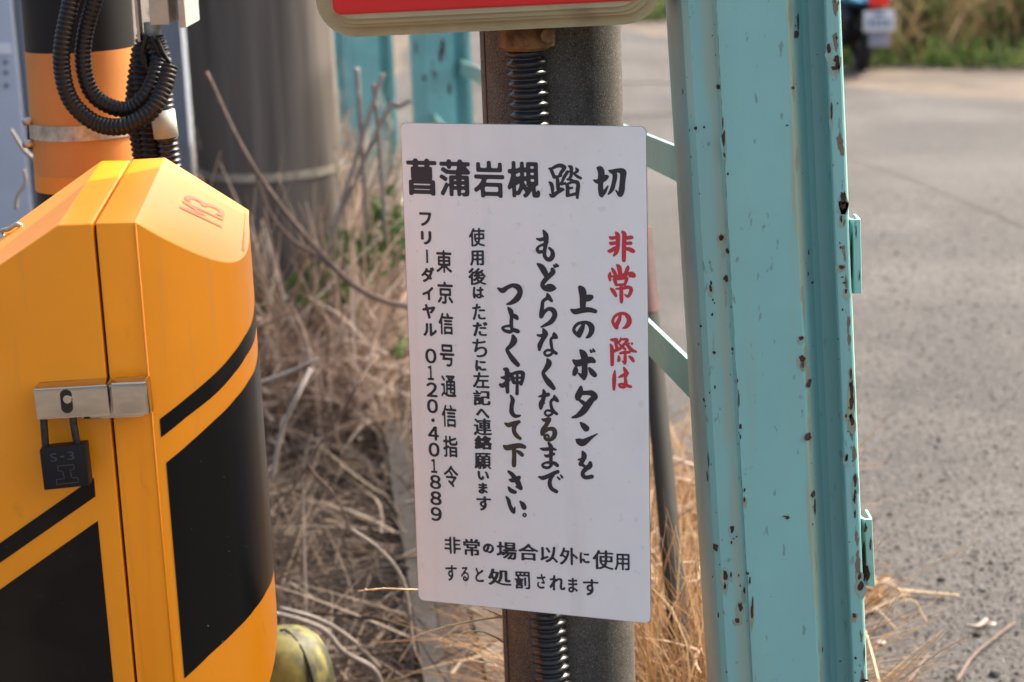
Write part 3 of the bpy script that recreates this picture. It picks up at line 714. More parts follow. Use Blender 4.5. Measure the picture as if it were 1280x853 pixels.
# hand brushed characters: strokes as (x, y, half width) along the brush path, one block of coordinates per group
BRUSH = {
 'red': ((740, 280, 7.757), [
  [(232,82,6),(250,110,16),(252,160,15),(250,220,15),(238,270,15),(215,305,9)],[(172,127,6),(190,138,12),(245,130,10)],[(172,183,6),(190,190,13),(245,182,10)],[(160,262,8),(180,262,14),(215,240,13),(245,225,10)],
  [(298,78,10),(315,105,16),(312,180,15),(310,260,15),(309,352,14)],[(325,140,11),(370,132,14),(388,132,11)],[(325,190,10),(370,187,12),(380,190,10)],[(325,240,10),(360,245,14),(395,262,15),(408,268,8)],
  [(243,398,7),(262,420,16),(270,455,16),(275,490,14)],[(195,432,7),(212,460,13),(228,490,12)],[(350,410,6),(345,435,14),(330,465,11),(315,485,8)],[(177,472,6),(171,505,13),(176,547,8)],
  [(190,508,6),(230,510,10),(300,496,11),(360,482,12),(392,484,14),(408,506,12),(362,508,6)],[(212,535,8),(225,560,12),(235,590,10)],[(215,540,8),(290,530,10),(335,524,12),(330,560,11),(318,590,9)],[(235,592,9),(315,588,9)],
  [(182,625,6),(205,650,14),(232,695,11)],[(235,630,6),(300,625,10),(350,614,12),(378,628,13),(376,660,13),(350,704,10),(318,685,4)],[(283,595,10),(285,660,13),(286,740,13),(286,765,6)]]),
 'red2': ((740, 385, 7.757), [
  [(275,75,10),(262,120,14),(240,165,15),(240,195,11),(215,165,11),(202,125,10),(225,80,10),(270,55,10),(320,58,12),(355,95,17),(360,140,18),(335,180,14),(300,198,5)],
  [(178,352,5),(192,385,13),(196,460,14),(196,550,12)],[(182,308,6),(212,311,12),(240,310,11),(228,342,9),(238,370,11),(240,400,11),(215,422,9)],[(280,290,4),(276,314,8),(255,342,7)],
  [(290,306,7),(330,305,10),(345,316,9),(310,355,10),(270,396,10),(235,418,6)],[(266,352,6),(290,372,8),(322,400,9)],[(325,332,7),(350,368,11),(385,408,13),(428,425,7)],[(388,345,8),(390,348,8)],[(359,341,5),(363,345,5)],
  [(275,440,8),(310,432,11),(365,430,9)],[(260,465,6),(262,500,12),(255,518,6)],[(322,440,8),(322,490,12),(320,540,8),(295,515,4)],[(362,470,6),(385,490,13),(402,515,10)],
  [(222,608,5),(217,660,13),(215,720,14),(213,790,9)],[(262,672,6),(300,655,11),(345,632,11)],[(310,580,7),(325,610,14),(335,640,13),(324,680,10),(328,730,13),(312,768,10),(278,765,9),(262,745,7),(290,737,8),(335,752,12),(378,765,9)]]),
 'c1': ((700, 350, 6.56), [
  [(165,62,12),(183,90,22),(190,140,21),(188,200,18),(187,245,14)],[(195,155,14),(235,148,20),(258,140,13)],[(92,245,6),(125,260,16),(180,250,16),(240,245,15),(290,258,12)],
  [(195,362,8),(180,400,15),(160,440,17),(156,462,9),(122,430,10),(115,400,9),(140,365,9),(180,350,9),(225,352,11),(256,380,17),(260,420,16),(240,458,12),(218,474,5)],
  [(168,578,7),(190,605,19),(203,640,21),(203,700,17),(202,770,18),(197,810,10)],[(155,768,5),(178,788,11),(198,800,13)],[(108,660,6),(145,682,20),(200,670,19),(250,655,19),(280,668,11)],[(130,710,6),(128,745,16),(118,772,12)],[(240,722,6),(262,755,16),(285,780,14)],[(250,575,5),(258,590,8)],[(272,568,5),(282,585,7)]]),
 'c1b': ((700, 475, 6.56), [
  [(172,60,9),(166,95,18),(151,130,20),(142,155,11)],[(180,108,13),(225,106,13),(262,110,17),(288,138,17),(262,162,17),(232,200,20),(192,255,20),(145,293,13),(103,308,6)],[(160,165,8),(200,195,12),(222,225,5)],
  [(170,352,6),(195,378,16),(215,398,19)],[(134,490,5),(160,506,19),(185,515,21),(215,500,17),(260,470,9),(308,442,3)],
  [(185,588,6),(198,620,16),(190,655,13),(170,690,13)],[(150,655,4),(175,650,8),(205,640,10)],[(170,688,11),(208,712,8)],[(248,680,10),(245,705,16),(215,728,14),(190,755,12),(190,785,12),(215,800,12),(262,793,12)],[(205,730,4),(213,746,6)]]),
 'c2': ((655, 280, 6.56), [
  [(160,55,6),(178,90,15),(182,130,15),(178,170,12),(170,220,11),(170,262,11),(190,288,12),(215,290,14),(235,262,14),(232,225,11),(208,198,7)],[(105,122,5),(135,130,10),(160,125,10),(198,152,4)],[(165,168,9),(128,182,7),(109,207,9),(125,230,11),(158,225,8)],
  [(112,328,6),(145,355,17),(170,395,18),(185,430,13)],[(232,372,10),(238,395,15),(205,430,14),(170,465,14),(152,500,13),(170,527,14),(215,524,24),(255,528,8)],[(245,338,5),(255,352,8)],[(262,328,4),(277,345,8)],
  [(192,572,5),(202,600,14),(228,632,8)],[(195,605,10),(157,635,10),(150,680,11),(142,745,13),(145,762,9),(170,720,10),(205,697,11),(240,710,15),(253,750,15),(225,800,14),(175,830,9),(140,846,4)]]),
 'c2b': ((655, 405, 7.11), [
  [(172,45,6),(185,75,16),(193,95,15),(160,150,14),(142,190,16),(138,230,9)],[(122,100,7),(150,105,10),(190,92,10)],[(268,85,8),(275,110,17),(296,125,5)],[(262,115,10),(240,140,9),(243,180,10),(250,220,9),(262,245,11),(288,262,10)],[(245,235,8),(205,235,8),(182,258,8),(202,282,8),(235,275,9),(258,250,8)],
  [(208,312,6),(222,350,19),(195,400,15),(172,435,11),(190,480,15),(225,525,19),(265,572,13)],
  [(172,585,5),(180,615,13),(175,660,13),(155,710,17),(150,750,10)],[(133,645,5),(165,640,10),(215,628,13)],[(270,640,7),(280,665,14),(300,685,9)],[(265,665,10),(240,690,9),(245,740,10),(262,775,11),(292,800,9)],[(250,775,8),(205,770,7),(186,792,7),(205,815,7),(240,808,8),(258,785,8)],[(178,700,4),(184,705,4)]]),
 'ru': ((655, 515, 7.757), [[(178,72,7),(205,80,13),(245,72,15),(215,130,15),(188,175,18),(178,215,13),(200,190,13),(240,167,13),(283,167,15),(300,200,17),(288,245,16),(250,270,13),(212,262,12),(203,237,9),(225,222,8),(240,238,8)]]),
 'c2c': ((655, 515, 7.757), [
  [(240,302,9),(262,340,15),(262,400,13),(262,470,12),(262,515,12)],[(160,355,5),(195,362,12),(270,358,12),(310,366,6)],[(200,418,5),(225,428,11),(290,408,10)],[(262,490,11),(215,492,8),(182,510,9),(192,534,10),(235,541,10),(265,520,10)],[(262,490,10),(300,500,13),(325,520,12)],
  [(145,630,6),(185,640,15),(240,620,14),(290,595,14),(328,580,13)],[(290,605,10),(258,650,13),(250,700,15),(270,745,14),(315,772,13)],[(325,632,5),(345,652,8)],[(355,612,5),(372,635,8)]]),
 'c3': ((610, 345, 7.11), [
  [(90,110,6),(130,130,17),(170,105,14),(220,85,13),(268,102,19),(286,145,17),(260,200,20),(210,238,13),(168,252,5)],
  [(180,283,6),(203,315,16),(210,360,12),(208,420,12),(215,470,11),(258,490,14),(275,495,8)],[(218,350,12),(245,362,15),(260,378,11)],[(210,442,9),(160,448,8),(130,462,8),(150,486,10),(195,497,12),(220,480,10)],
  [(222,530,8),(232,575,21),(205,620,15),(172,655,12),(190,695,13),(225,745,17),(266,790,14)]]),
 'c3b': ((610, 455, 6.32), [
  [(130,42,8),(150,50,13),(152,110,14),(152,170,12),(155,222,10)],[(108,108,6),(140,108,11),(170,92,8)],[(98,165,9),(120,170,13),(165,128,9)],[(178,76,6),(190,100,11),(203,145,10)],[(182,84,8),(230,67,9),(273,72,12),(275,110,11),(262,160,9)],[(195,115,6),(268,107,6)],[(205,150,8),(262,145,8)],[(232,72,7),(231,150,8),(230,235,10)],
  [(180,250,5),(196,285,12),(188,330,12),(188,380,13),(210,410,11),(240,412,8),(256,407,4)]]),
 'te': ((610, 455, 6.32), [[(135,470,5),(165,483,13),(205,468,11),(245,458,10)],[(240,462,8),(212,490,12),(206,530,12),(225,565,12),(255,590,9)]]),
 'shita': ((610, 545, 7.757), [[(153,95,6),(185,115,19),(250,102,19),(310,94,17),(355,108,13)],[(250,110,15),(255,180,15),(253,250,16),(253,285,15)],[(280,145,7),(310,165,14),(332,185,13)]]),
 'c3c': ((610, 545, 7.757), [
  [(200,345,9),(230,370,14),(255,400,16),(285,440,19),(308,490,17),(318,510,12),(272,492,5)],[(208,425,5),(240,430,16),(290,412,16),(303,402,12)],[(200,498,7),(225,530,15),(262,545,13)],
  [(180,592,7),(200,625,13),(215,680,13),(238,722,15),(255,740,9),(262,690,4)],[(315,638,7),(340,668,17),(352,695,17)],
  [(355,752,5),(367,760,5),(370,770,5),(362,780,5),(350,780,5),(341,770,5),(345,757,5),(355,752,5)]]),
 'title2': ((680, 195, 11.636), [
  [(70,182,6),(100,195,15),(125,250,17),(150,310,17)],[(110,188,13),(180,152,17),(240,140,19),(296,166,20),(278,205,18),(245,252,16),(225,285,13)],[(150,305,17),(210,302,12),(250,287,12)],[(193,320,15),(203,400,20),(208,480,19)],
  [(345,232,14),(300,300,16),(272,360,13),(252,412,12),(310,398,11)],[(75,380,7),(108,410,18),(123,470,18),(125,530,13)],[(85,560,8),(125,580,20),(200,530,18),(285,490,11)],[(230,470,8),(275,478,10)],
  [(360,150,8),(393,165,18),(400,220,16),(395,290,16),(360,340,9)],[(325,235,10),(370,228,9)],[(465,180,8),(488,215,16),(450,245,9),(430,255,7)],[(430,250,9),(480,295,14),(535,325,13)],
  [(318,412,9),(342,440,18),(345,500,19),(345,572,19)],[(345,408,11),(420,378,15),(480,385,20),(498,425,19),(490,500,20),(485,610,13)],[(350,472,12),(408,466,12)],[(340,577,16),(400,567,14),(470,550,16)],[(345,342,11),(390,347,12),(440,368,11)],
  [(780,175,10),(818,195,30),(835,250,32),(830,330,30),(825,400,25),(825,480,26),(836,560,24),(848,590,9)],[(722,352,6),(780,372,22),(850,347,28),(900,312,25),(925,300,13)],[(848,575,13),(885,520,17),(930,440,7)],
  [(948,215,8),(1000,230,22),(1080,212,20),(1148,235,32),(1150,300,29),(1140,400,27),(1130,500,29),(1105,570,19),(1045,500,6)],[(1022,240,24),(1033,300,23),(1015,400,21),(988,490,20),(940,555,8)]]),
}
def brush_mesh(name, keys, m, parent, label):
    V = []; Fs = []
    for key in keys:
        (ox, oy, sc_), strokes = BRUSH[key]; g = 2.4; kf = 1.5 if key == 'title2' else 1.36; strokes = [[(x, y, w_*kf+.6) for x, y, w_ in st] for st in strokes]
        X0 = min(p[0]-p[2] for st in strokes for p in st)-12; Y0 = min(p[1]-p[2] for st in strokes for p in st)-12
        X1 = max(p[0]+p[2] for st in strokes for p in st)+12; Y1 = max(p[1]+p[2] for st in strokes for p in st)+12
        gx = np.arange(X0, X1, g); gy = np.arange(Y0, Y1, g); f = np.full((len(gy), len(gx)), -8.0)
        for st in strokes:
            Q = spline([Vector(p) for p in st], 10)
            for a, b in zip(Q, Q[1:]):
                rr = max(a.z, b.z)+9
                i0, i1 = int((min(a.x, b.x)-rr-X0)/g), int((max(a.x, b.x)+rr-X0)/g)+2; j0, j1 = int((min(a.y, b.y)-rr-Y0)/g), int((max(a.y, b.y)+rr-Y0)/g)+2
                i0, j0 = max(0, i0), max(0, j0); xx = gx[None, i0:i1]; yy = gy[j0:j1, None]
                d = b-a; L2 = d.x*d.x+d.y*d.y+1e-9; t = np.clip(((xx-a.x)*d.x+(yy-a.y)*d.y)/L2, 0, 1)
                val = (a.z+(b.z-a.z)*t)-np.hypot(xx-(a.x+d.x*t), yy-(a.y+d.y*t))
                f[j0:j1, i0:i1] = np.maximum(f[j0:j1, i0:i1], val)
        f = gblur(np.clip(f, -8, 8), .8)+.3
        f[0, :] = f[-1, :] = -8; f[:, 0] = f[:, -1] = -8
        vv, ff = fill(contour(f)); n0 = len(V)
        for v in vv: V.append(on_sign(ox+(X0+v[0]*g)/sc_, oy+(Y0+v[1]*g)/sc_))
        Fs += [tuple(i+n0 for i in q) for q in ff]
    o = mesh(name, V, Fs, m, parent); o['label'] = label; return o
for keys, m, lab in ((('title2',), 'ink', 'brushed heading 踏切'), (('red', 'red2'), 'red_ink', 'red brushed column 非常の際は'), (('c1', 'c1b'), 'ink', 'brushed column 上のボタンを'),
        (('c2', 'c2b'), 'ink', 'brushed column もどらなくな'), (('c2c',), 'ink', 'brushed end まで of the second column'), (('ru',), 'ink_brown', 'faded brown character る'), (('c3', 'c3b'), 'ink', 'brushed column つよく押し'), (('c3c',), 'ink', 'brushed end さい of the third column'), (('te', 'shita'), 'ink_brown', 'faded brown characters て下')):
    brush_mesh('lettering', keys, M[m], sign, lab)
for items, m, lab in ((TITLE, 'ink', 'bold square heading 菖蒲岩槻'), (C4, 'ink', 'small brushed column starting 使用後は'),
        (C5, 'ink', 'rounded column 東京信号通信指令'), (C6, 'ink', 'rounded column フリーダイヤル with the phone number'), (R1, 'ink', 'small row 非常の場合以外に使用'), (R2, 'ink', 'small row すると処罰されます')):
    put_glyphs('lettering', box_map(items), sign_map, M[m], sign, lab)
# scratches and specks on the plate
def scratch_mesh():
    V = []; Fs = []; rnd = random.Random(3)
    def seg(pts, wpx, dash=False, lift=.0009):
        Q = resample([Vector((a, b, 0)) for a, b in pts], 1.6)
        for i in range(len(Q)-1):
            if dash and (i % 4 == 3 or rnd.random() < .12): continue
            a, b = Q[i], Q[i+1]; t = (b-a).normalized(); n = Vector((-t.y, t.x, 0))*wpx*.5*rnd.uniform(.5, 1.2); k = len(V)
            for q in (a+n, a-n, b-n, b+n): V.append(on_sign(q.x, q.y, lift))
            Fs.append((k, k+1, k+2, k+3))
    seg([(700, 479), (711, 490), (722, 501), (730, 509), (735, 513)], 1.1)
    seg([(735, 513), (732, 519), (724, 526), (712, 533), (704, 538), (697, 537)], 1.4, True)
    seg([(643, 306), (645, 309), (646, 312)], 1.0); seg([(662, 364), (663, 369)], 1.0); seg([(580, 314), (581, 317)], 1)
    seg([(632, 703), (632, 710)], 1.0); seg([(643, 652), (643.5, 656)], 1.0); seg([(665, 271.5), (668, 272)], 2.2); seg([(581, 374), (584, 374.5)], 2.2)
    for (x, y, s) in ((525, 616, 2), (518, 572, 1.5), (632, 742, 1.2), (630, 747, 1.4), (627, 753, 1.5), (769, 522, 1.5), (642, 644, 2), (550, 390, .8), (782, 585, 1), (668, 609, 1.2), (796, 556, 1.2), (790, 610, .8)):
        seg([(x, y), (x+s, y+.3)], s)
    o = mesh('scratches', V, Fs, M['scratch'], sign, False); o['kind'] = 'stuff'
    scratch_mesh()

# ------------------------------------------------------------------ concrete post behind the notice
PA, PB = at(712.5, 853, 2.36), at(688, 40, 2.36)
dirp = (PB-PA)/(PB.z-PA.z)
P0 = PA+dirp*(-.05-PA.z); P1 = PA+dirp*(1.75-PA.z)
R0 = .0865
cpost = thing('concrete_post', 'round grey concrete post carrying the white notice and the emergency button', 'post', P0)
secp = [(R0*math.cos(a), R0*math.sin(a)) for a in np.linspace(0, 2*math.pi, 64, endpoint=False)]
sweep_section('shaft', secp, P0, P1, M['concrete'], cpost, True, 1, angle=40)
a0 = math.radians(180+22)
sweep_section('mould_seam', [(R0*math.cos(a0+d)*k, R0*math.sin(a0+d)*k) for d, k in ((-.012, .99), (-.010, 1.012), (.010, 1.012), (.012, .99))], P0, P1, M['seam'], cpost)

# conduit on the front of the post
bx = thing('flexible_conduit', 'ribbed dark grey flexible conduit running down the concrete post behind the notice', 'conduit', at(690, 853, 2.24))
corrugated('hose', [at(655, 20, 2.262), at(657, 60, 2.262), at(663, 150, 2.262), at(672, 400, 2.262), at(680, 700, 2.262), at(686, 800, 2.262), at(694, 900, 2.262), at(700, 1100, 2.262)], .0245, .0121, M['conduit'], bx, depth=.26, ringy=.6)
Vt, Ft = tube_data([at(657, -10, 2.262), at(658, 44, 2.262), at(658.4, 58, 2.262), at(658.5, 62, 2.262)], [.034, .034, .034, .030], 8)
mesh('fitting', Vt, Ft, M['brass'], bx)
Vt, Ft = tube_data([at(684, 44, 2.27), at(684.2, 45, 2.22)], [.008, .008], 8)
mesh('screw', Vt, Ft, M['brass'], bx)

# ------------------------------------------------------------------ emergency button box above the notice
ebx = at(610, 40, 2.19); yawb = -.13
bR = Matrix.Rotation(yawb, 3, 'Z') @ Matrix.Rotation(-.02, 3, 'Y'); ex, ey, ez = bR @ Vector((1, 0, 0)), bR @ Vector((0, 1, 0)), bR @ Vector((0, 0, 1))
ebt = thing('emergency_button_box', 'cream rounded housing with a red face mounted on the concrete post above the notice', 'button box', ebx)
BW, BH = .397, .34
def rounded_slab(name, w_, h_, r, y0, y1, cz, m, bev, segs=4, parent=ebt):
    ol = rrect(w_, h_, r, 8); n = len(ol); org = ebx+ez*(BH/2)
    V = []
    for d in (y0, y1):
        for (u, v) in ol: V.append(org+ex*u+ez*(v+cz)+ey*d)
    bm = bmesh.new(); vs = [bm.verts.new(v) for v in V]
    bm.faces.new(vs[:n]); bm.faces.new(vs[:n-1:-1])
    for i in range(n): bm.faces.new((vs[i], vs[(i+1) % n], vs[(i+1) % n+n], vs[i+n]))
    bmesh.ops.recalc_face_normals(bm, faces=bm.faces)
    es = [e for e in bm.edges if all(v in vs[:n] for v in e.verts)]
    bmesh.ops.bevel(bm, geom=es, offset=bev, segments=segs, affect='EDGES')
    return bmobj(name, bm, m, parent, True, angle=35)
rounded_slab('housing', BW, BH, .045, 0, .085, 0, M['cream'], .012)
rounded_slab('raised_rim', BW-.032, BH-.032, .034, -.012, .004, 0, M['cream'], .006)
rounded_slab('red_face', BW-.050, BH-.054, .010, -.0150, -.008, .001, M['red_face'], .002)
mb = Matrix.Translation(ebx+ez*(BH/2)-ey*.012) @ bR.to_4x4() @ Matrix.Rotation(math.pi/2, 4, 'X')
bm = bmesh.new(); bmesh.ops.create_cone(bm, cap_ends=True, segments=40, radius1=.05, radius2=.045, depth=.03); bmesh.ops.transform(bm, matrix=mb, verts=bm.verts)
bmobj('push_button', bm, M['red_face'], ebt, True, angle=40)

# ------------------------------------------------------------------ teal guard fence
fb = at(972, 853, 2.17)
fence = thing('guard_fence', 'teal steel guard fence with chipped channel post in front and flat rails running back', 'fence', (fb.x, fb.y, 0))
TA, TB = at(985, 853, 2.17), at(942, 0, 2.17)
axd = (TB-TA)/(TB.z-TA.z); Tm = TA.lerp(TB, .5)
# section measured across the middle of the post
rawsec = [(856, 2.33), (858, 2.27), (861.5, 2.235), (866, 2.208), (871, 2.188), (877, 2.174), (885, 2.167), (914, 2.163), (918, 2.157), (1003, 2.155), (1008, 2.160), (1014, 2.176), (1020, 2.186), (1028, 2.190), (1043, 2.190), (1046, 2.186), (1047.5, 2.158), (1050, 2.155), (1064, 2.155), (1066, 2.1565), (1066.6, 2.215)]
zm = at(960, 427, 2.16).z; cm = TA+axd*(zm-TA.z)
front = [(at(px, 427, Y).x-cm.x, Y-cm.y) for px, Y in rawsec]
back = []
for i, (x, y) in enumerate(front):
    a = Vector(front[max(i-1, 0)]); b = Vector(front[min(i+1, len(front)-1)]); t = (b-a).normalized(); n = Vector((-t.y, t.x))
    back.append((x+n.x*.0045, y+n.y*.0045))
tsec = front+back[::-1]
# width changes a little between top (219 px) and bottom (202 px) only through perspective, so the section is constant
zt, zb = 1.9, -.02
def add_band(m, cx, k, wd, colr, scale, lo, hi, amount, stretch=(1, 1, .2), off=(0, 0, 0)):
    """stripe of wear, painted shade or painted sheen following a fold of the leaning post: |x-(cx+k z)| < wd, broken up by noise"""
    nt = m.node_tree; b = nt.nodes['Principled BSDF']; inp = b.inputs['Base Color']; L = nt.links.new
    tc = nt.nodes.new('ShaderNodeTexCoord'); sp_ = nt.nodes.new('ShaderNodeSeparateXYZ'); L(tc.outputs['Object'], sp_.inputs[0])
    def mth(op, a, b_):
        n_ = nt.nodes.new('ShaderNodeMath'); n_.operation = op
        for i_, v_ in ((0, a), (1, b_)):
            if isinstance(v_, (int, float)): n_.inputs[i_].default_value = v_
            elif v_ is not None: L(v_, n_.inputs[i_])
        return n_.outputs[0]
    d_ = mth('ABSOLUTE', mth('SUBTRACT', sp_.outputs[0], mth('ADD', mth('MULTIPLY', sp_.outputs[2], k), cx)), None)
    m1 = mth('SUBTRACT', 1.0, mth('DIVIDE', d_, wd)); m1 = mth('MAXIMUM', m1, 0.0)
    mp = nt.nodes.new('ShaderNodeMapping'); mp.inputs['Scale'].default_value = stretch; mp.inputs['Location'].default_value = off; L(tc.outputs['Object'], mp.inputs[0])
    n = nt.nodes.new('ShaderNodeTexNoise'); n.inputs['Scale'].default_value = scale; n.inputs['Detail'].default_value = 5; L(mp.outputs[0], n.inputs['Vector'])
    sm = mth('ADD', n.outputs['Fac'], mth('MULTIPLY', m1, .22))
    mr = nt.nodes.new('ShaderNodeMapRange'); mr.inputs['From Min'].default_value = lo; mr.inputs['From Max'].default_value = hi; mr.inputs['To Max'].default_value = amount; L(sm, mr.inputs['Value'])
    edge = mth('MINIMUM', mth('MULTIPLY', m1, 4.0), 1.0); fac = mth('MULTIPLY', mr.outputs[0], edge)
    mx = nt.nodes.new('ShaderNodeMix'); mx.data_type = 'RGBA'
    if inp.is_linked: L(inp.links[0].from_socket, mx.inputs[6])
    mx.inputs[7].default_value = (*colr, 1); L(fac, mx.inputs[0]); L(mx.outputs[2], inp)
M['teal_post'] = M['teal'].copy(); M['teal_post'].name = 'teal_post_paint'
def foldx(px): return cm.x+(at(px, 427, 2.158).x-cm.x)-fence.location.x-axd.x*zm
add_band(M['teal_post'], foldx(1007), axd.x, .010, (.31, .35, .24), 22, .56, .68, .75, (1, 1, .35))
add_band(M['teal_post'], foldx(1007), axd.x, .006, (.24, .20, .11), 60, .71, .78, .6, (1, 1, .4), (2, 2, 2))
add_band(M['teal_post'], foldx(908), axd.x, .010, (.31, .36, .26), 22, .58, .74, .6, (1, 1, .2), (5, 1, 3))
add_band(M['teal_post'], foldx(1030), axd.x, .022, (.17, .36, .35), 6, .40, .65, .5, (1, 1, .1), (1, 1, 8))  # shade of the recessed face, painted in as darker teal
add_band(M['teal_post'], foldx(1060), axd.x, .006, (.14, .08, .045), 90, .71, .75, .85, (1, 1, .45), (7, 2, 4))
add_band(M['teal_post'], foldx(866), axd.x, .012, (.30, .38, .38), 6, .3, .6, .6, (1, 1, .1), (3, 5, 8))  # sky reflection on the curved left edge, painted in as grey
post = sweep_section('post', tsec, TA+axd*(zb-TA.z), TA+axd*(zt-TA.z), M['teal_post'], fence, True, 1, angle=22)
post['label'] = 'tall chipped teal channel post in the foreground'
dg = bpy.context.evaluated_depsgraph_get(); bpy.context.view_layer.update()
bvh = BVHTree.FromPolygons([v.co+Vector(fence.location) for v in post.data.vertices], [tuple(p.vertices) for p in post.data.polygons])
def chips(name, lst, m, parent, tree, lift=.0003, seed=1, kind=None):
    """thin irregular flakes lying on a surface at measured places: (px, py, w px, h px)"""
    rnd = random.Random(seed); V = []; Fs = []
    for (px, py, wp, hp) in lst:
        hit = tree.ray_cast(CAM, ray(px, py).normalized())
        if hit[0] is None: continue
        p, n = hit[0], hit[1]
        if n.dot(CAM-p) < 0: n = -n
        sc_ = (p-CAM).length/F; u = Vector((0, 0, 1)).cross(n).normalized(); v = n.cross(u)
        fx = abs(n.dot((CAM-p).normalized()))
        if kind == 'flat' and fx < .75: continue
        fx = max(.35, fx)
        k = len(V); N_ = 11; V.append(p+n*lift)
        for j in range(N_):
            a = 2*math.pi*j/N_; r = rnd.uniform(.6, 1.15)
            V.append(p+n*lift+u*math.cos(a)*r*wp*.5*sc_/fx*.9+v*math.sin(a)*r*hp*.5*sc_)
        Fs += [(k, k+1+j, k+1+(j+1) % N_) for j in range(N_)]
    o = mesh(name, V, Fs, m, parent); o['kind'] = 'stuff'
    return o
def T1(x, y): return (820+x/2.783, y/2.783)
def T2(x, y): return (820+x/2.783, 280+y/2.783)
def T3(x, y): return (820+x/2.783, 553+y/2.783)
CH = []
for f_, L_ in ((T1, [(493,75,8,70),(487,120,22,30),(628,132,9,14),(601,168,16,36),(628,205,24,30),(620,238,26,18),(630,215,10,50),(218,303,18,18),(476,306,14,14),(138,447,14,16),(168,443,9,10),(232,430,7,50),(235,480,14,60),(238,540,9,20),(610,385,9,60),(652,690,22,54),(650,715,26,28),(644,762,12,26),(228,827,20,14),(634,10,8,20),(118,60,4,6),(95,320,4,20),(655,385,5,20),(560,190,4,6),(632,360,5,8),(250,605,9,10),(455,436,12,6),(616,575,5,10)]),
              (T2, [(228,48,22,26),(250,95,14,22),(244,190,20,24),(190,225,14,30),(192,205,8,20),(198,265,7,12),(204,275,7,8),(196,315,9,14),(186,135,5,5),(645,150,22,18),(642,82,9,12),(648,185,12,6),(655,205,14,8),(660,235,14,22),(505,398,20,18),(508,468,26,28),(513,488,14,26),(532,555,22,30),(526,740,34,34),(202,448,14,14),(267,436,10,14),(267,450,7,8),(259,525,6,6),(205,568,7,18),(157,355,10,12),(168,612,9,16),(678,520,9,40),(680,575,16,70),(680,620,17,60),(682,685,16,40),(661,668,9,18),(283,545,5,20),(288,610,6,70),(294,705,12,24),(294,740,6,20),(543,205,10,10),(635,400,4,10),(668,722,7,6),(662,815,12,30),(530,100,6,20),(528,175,6,18)]),
              (T3, [(664,52,10,26),(693,130,16,56),(691,190,9,60),(692,250,8,40),(308,165,8,18),(308,200,9,26),(545,180,18,26),(552,225,9,70),(457,262,18,14),(450,257,22,5),(266,300,18,34),(262,348,9,12),(280,328,7,7),(270,335,8,6),(208,365,24,34),(241,465,18,50),(240,500,10,30),(261,460,9,22),(318,455,14,14),(326,480,8,40),(308,515,12,30),(294,575,18,44),(283,619,18,20),(334,585,11,60),(336,560,7,50),(690,602,16,22),(694,750,9,12),(725,640,5,70),(724,740,6,80),(712,500,22,40),(708,465,16,30),(724,828,26,12),(640,761,7,7),(578,722,5,24),(218,600,6,24),(400,537,4,4),(180,120,5,40),(183,60,4,60)])):
    for (x, y, w_, h_) in L_: CH.append((*f_(x, y), w_/2.783, h_/2.783))
rnd = random.Random(77)
for k in range(60):   # small chips gathered along the two folds and the flange
    b_ = rnd.choice([914, 1008, 1057, 880, 1062]); y_ = rnd.uniform(0, 853)
    CH.append((b_+.05*(y_-427)*(1 if b_ < 1000 else .8)+rnd.gauss(0, 4), y_, rnd.uniform(.8, 2.2), rnd.uniform(1, 4.5)))
stains = [(*T1(490, 200), 10, 60), (*T1(492, 150), 12, 70), (*T1(497, 270), 10, 50), (*T2(515, 330), 12, 34), (*T2(520, 430), 15, 40), (*T2(527, 510), 16, 40), (*T2(520, 610), 16, 60), (*T2(525, 690), 16, 50), (*T2(538, 800), 16, 60),
          (*T2(232, 90), 7, 30), (*T2(242, 230), 6, 44), (*T3(540, 60), 14, 50), (*T3(555, 120), 12, 50), (*T3(562, 300), 9, 90), (*T3(570, 420), 8, 60), (*T2(668, 250), 7, 16), (*T1(605, 172), 10, 20), (*T3(712, 480), 9, 26), (*T2(200, 420), 4, 40), (*T3(308, 530), 8, 30)]
chips('rust_stain', stains, M['stain'], fence, bvh, .0002, 5, 'flat')
chips('rust_stain', [(x, y+h*.35, w_*1.9, h*1.9) for x, y, w_, h in CH if h > 5.5 and w_ > 3.2], M['stain'], fence, bvh, .00035, 15, 'flat')
chips('rust_chips', CH, M['rust'], fence, bvh, .0006, 6)
# thin dark line along the left fold
def crease_line():
    V = []; Fs = []; rnd = random.Random(9); prev = None
    for i in range(150):
        y = -5+i*5.8; px = 895+(y)*(940-895)/853*1.02+rnd.uniform(-.4, .4)
        hit = bvh.ray_cast(CAM, ray(px, y).normalized())
        if hit[0] is None: continue
        p = hit[0]+hit[1]*.0004*(1 if hit[1].dot(CAM-hit[0]) > 0 else -1); ww = rnd.uniform(.1, .9)*.00045
        V += [p-Vector((ww, 0, 0)), p+Vector((ww, 0, 0))]
        k = len(V)
        if k >= 4: Fs.append((k-4, k-3, k-1, k-2))
    mesh('crease_strip', V, Fs, M['crease'], fence)
crease_line()
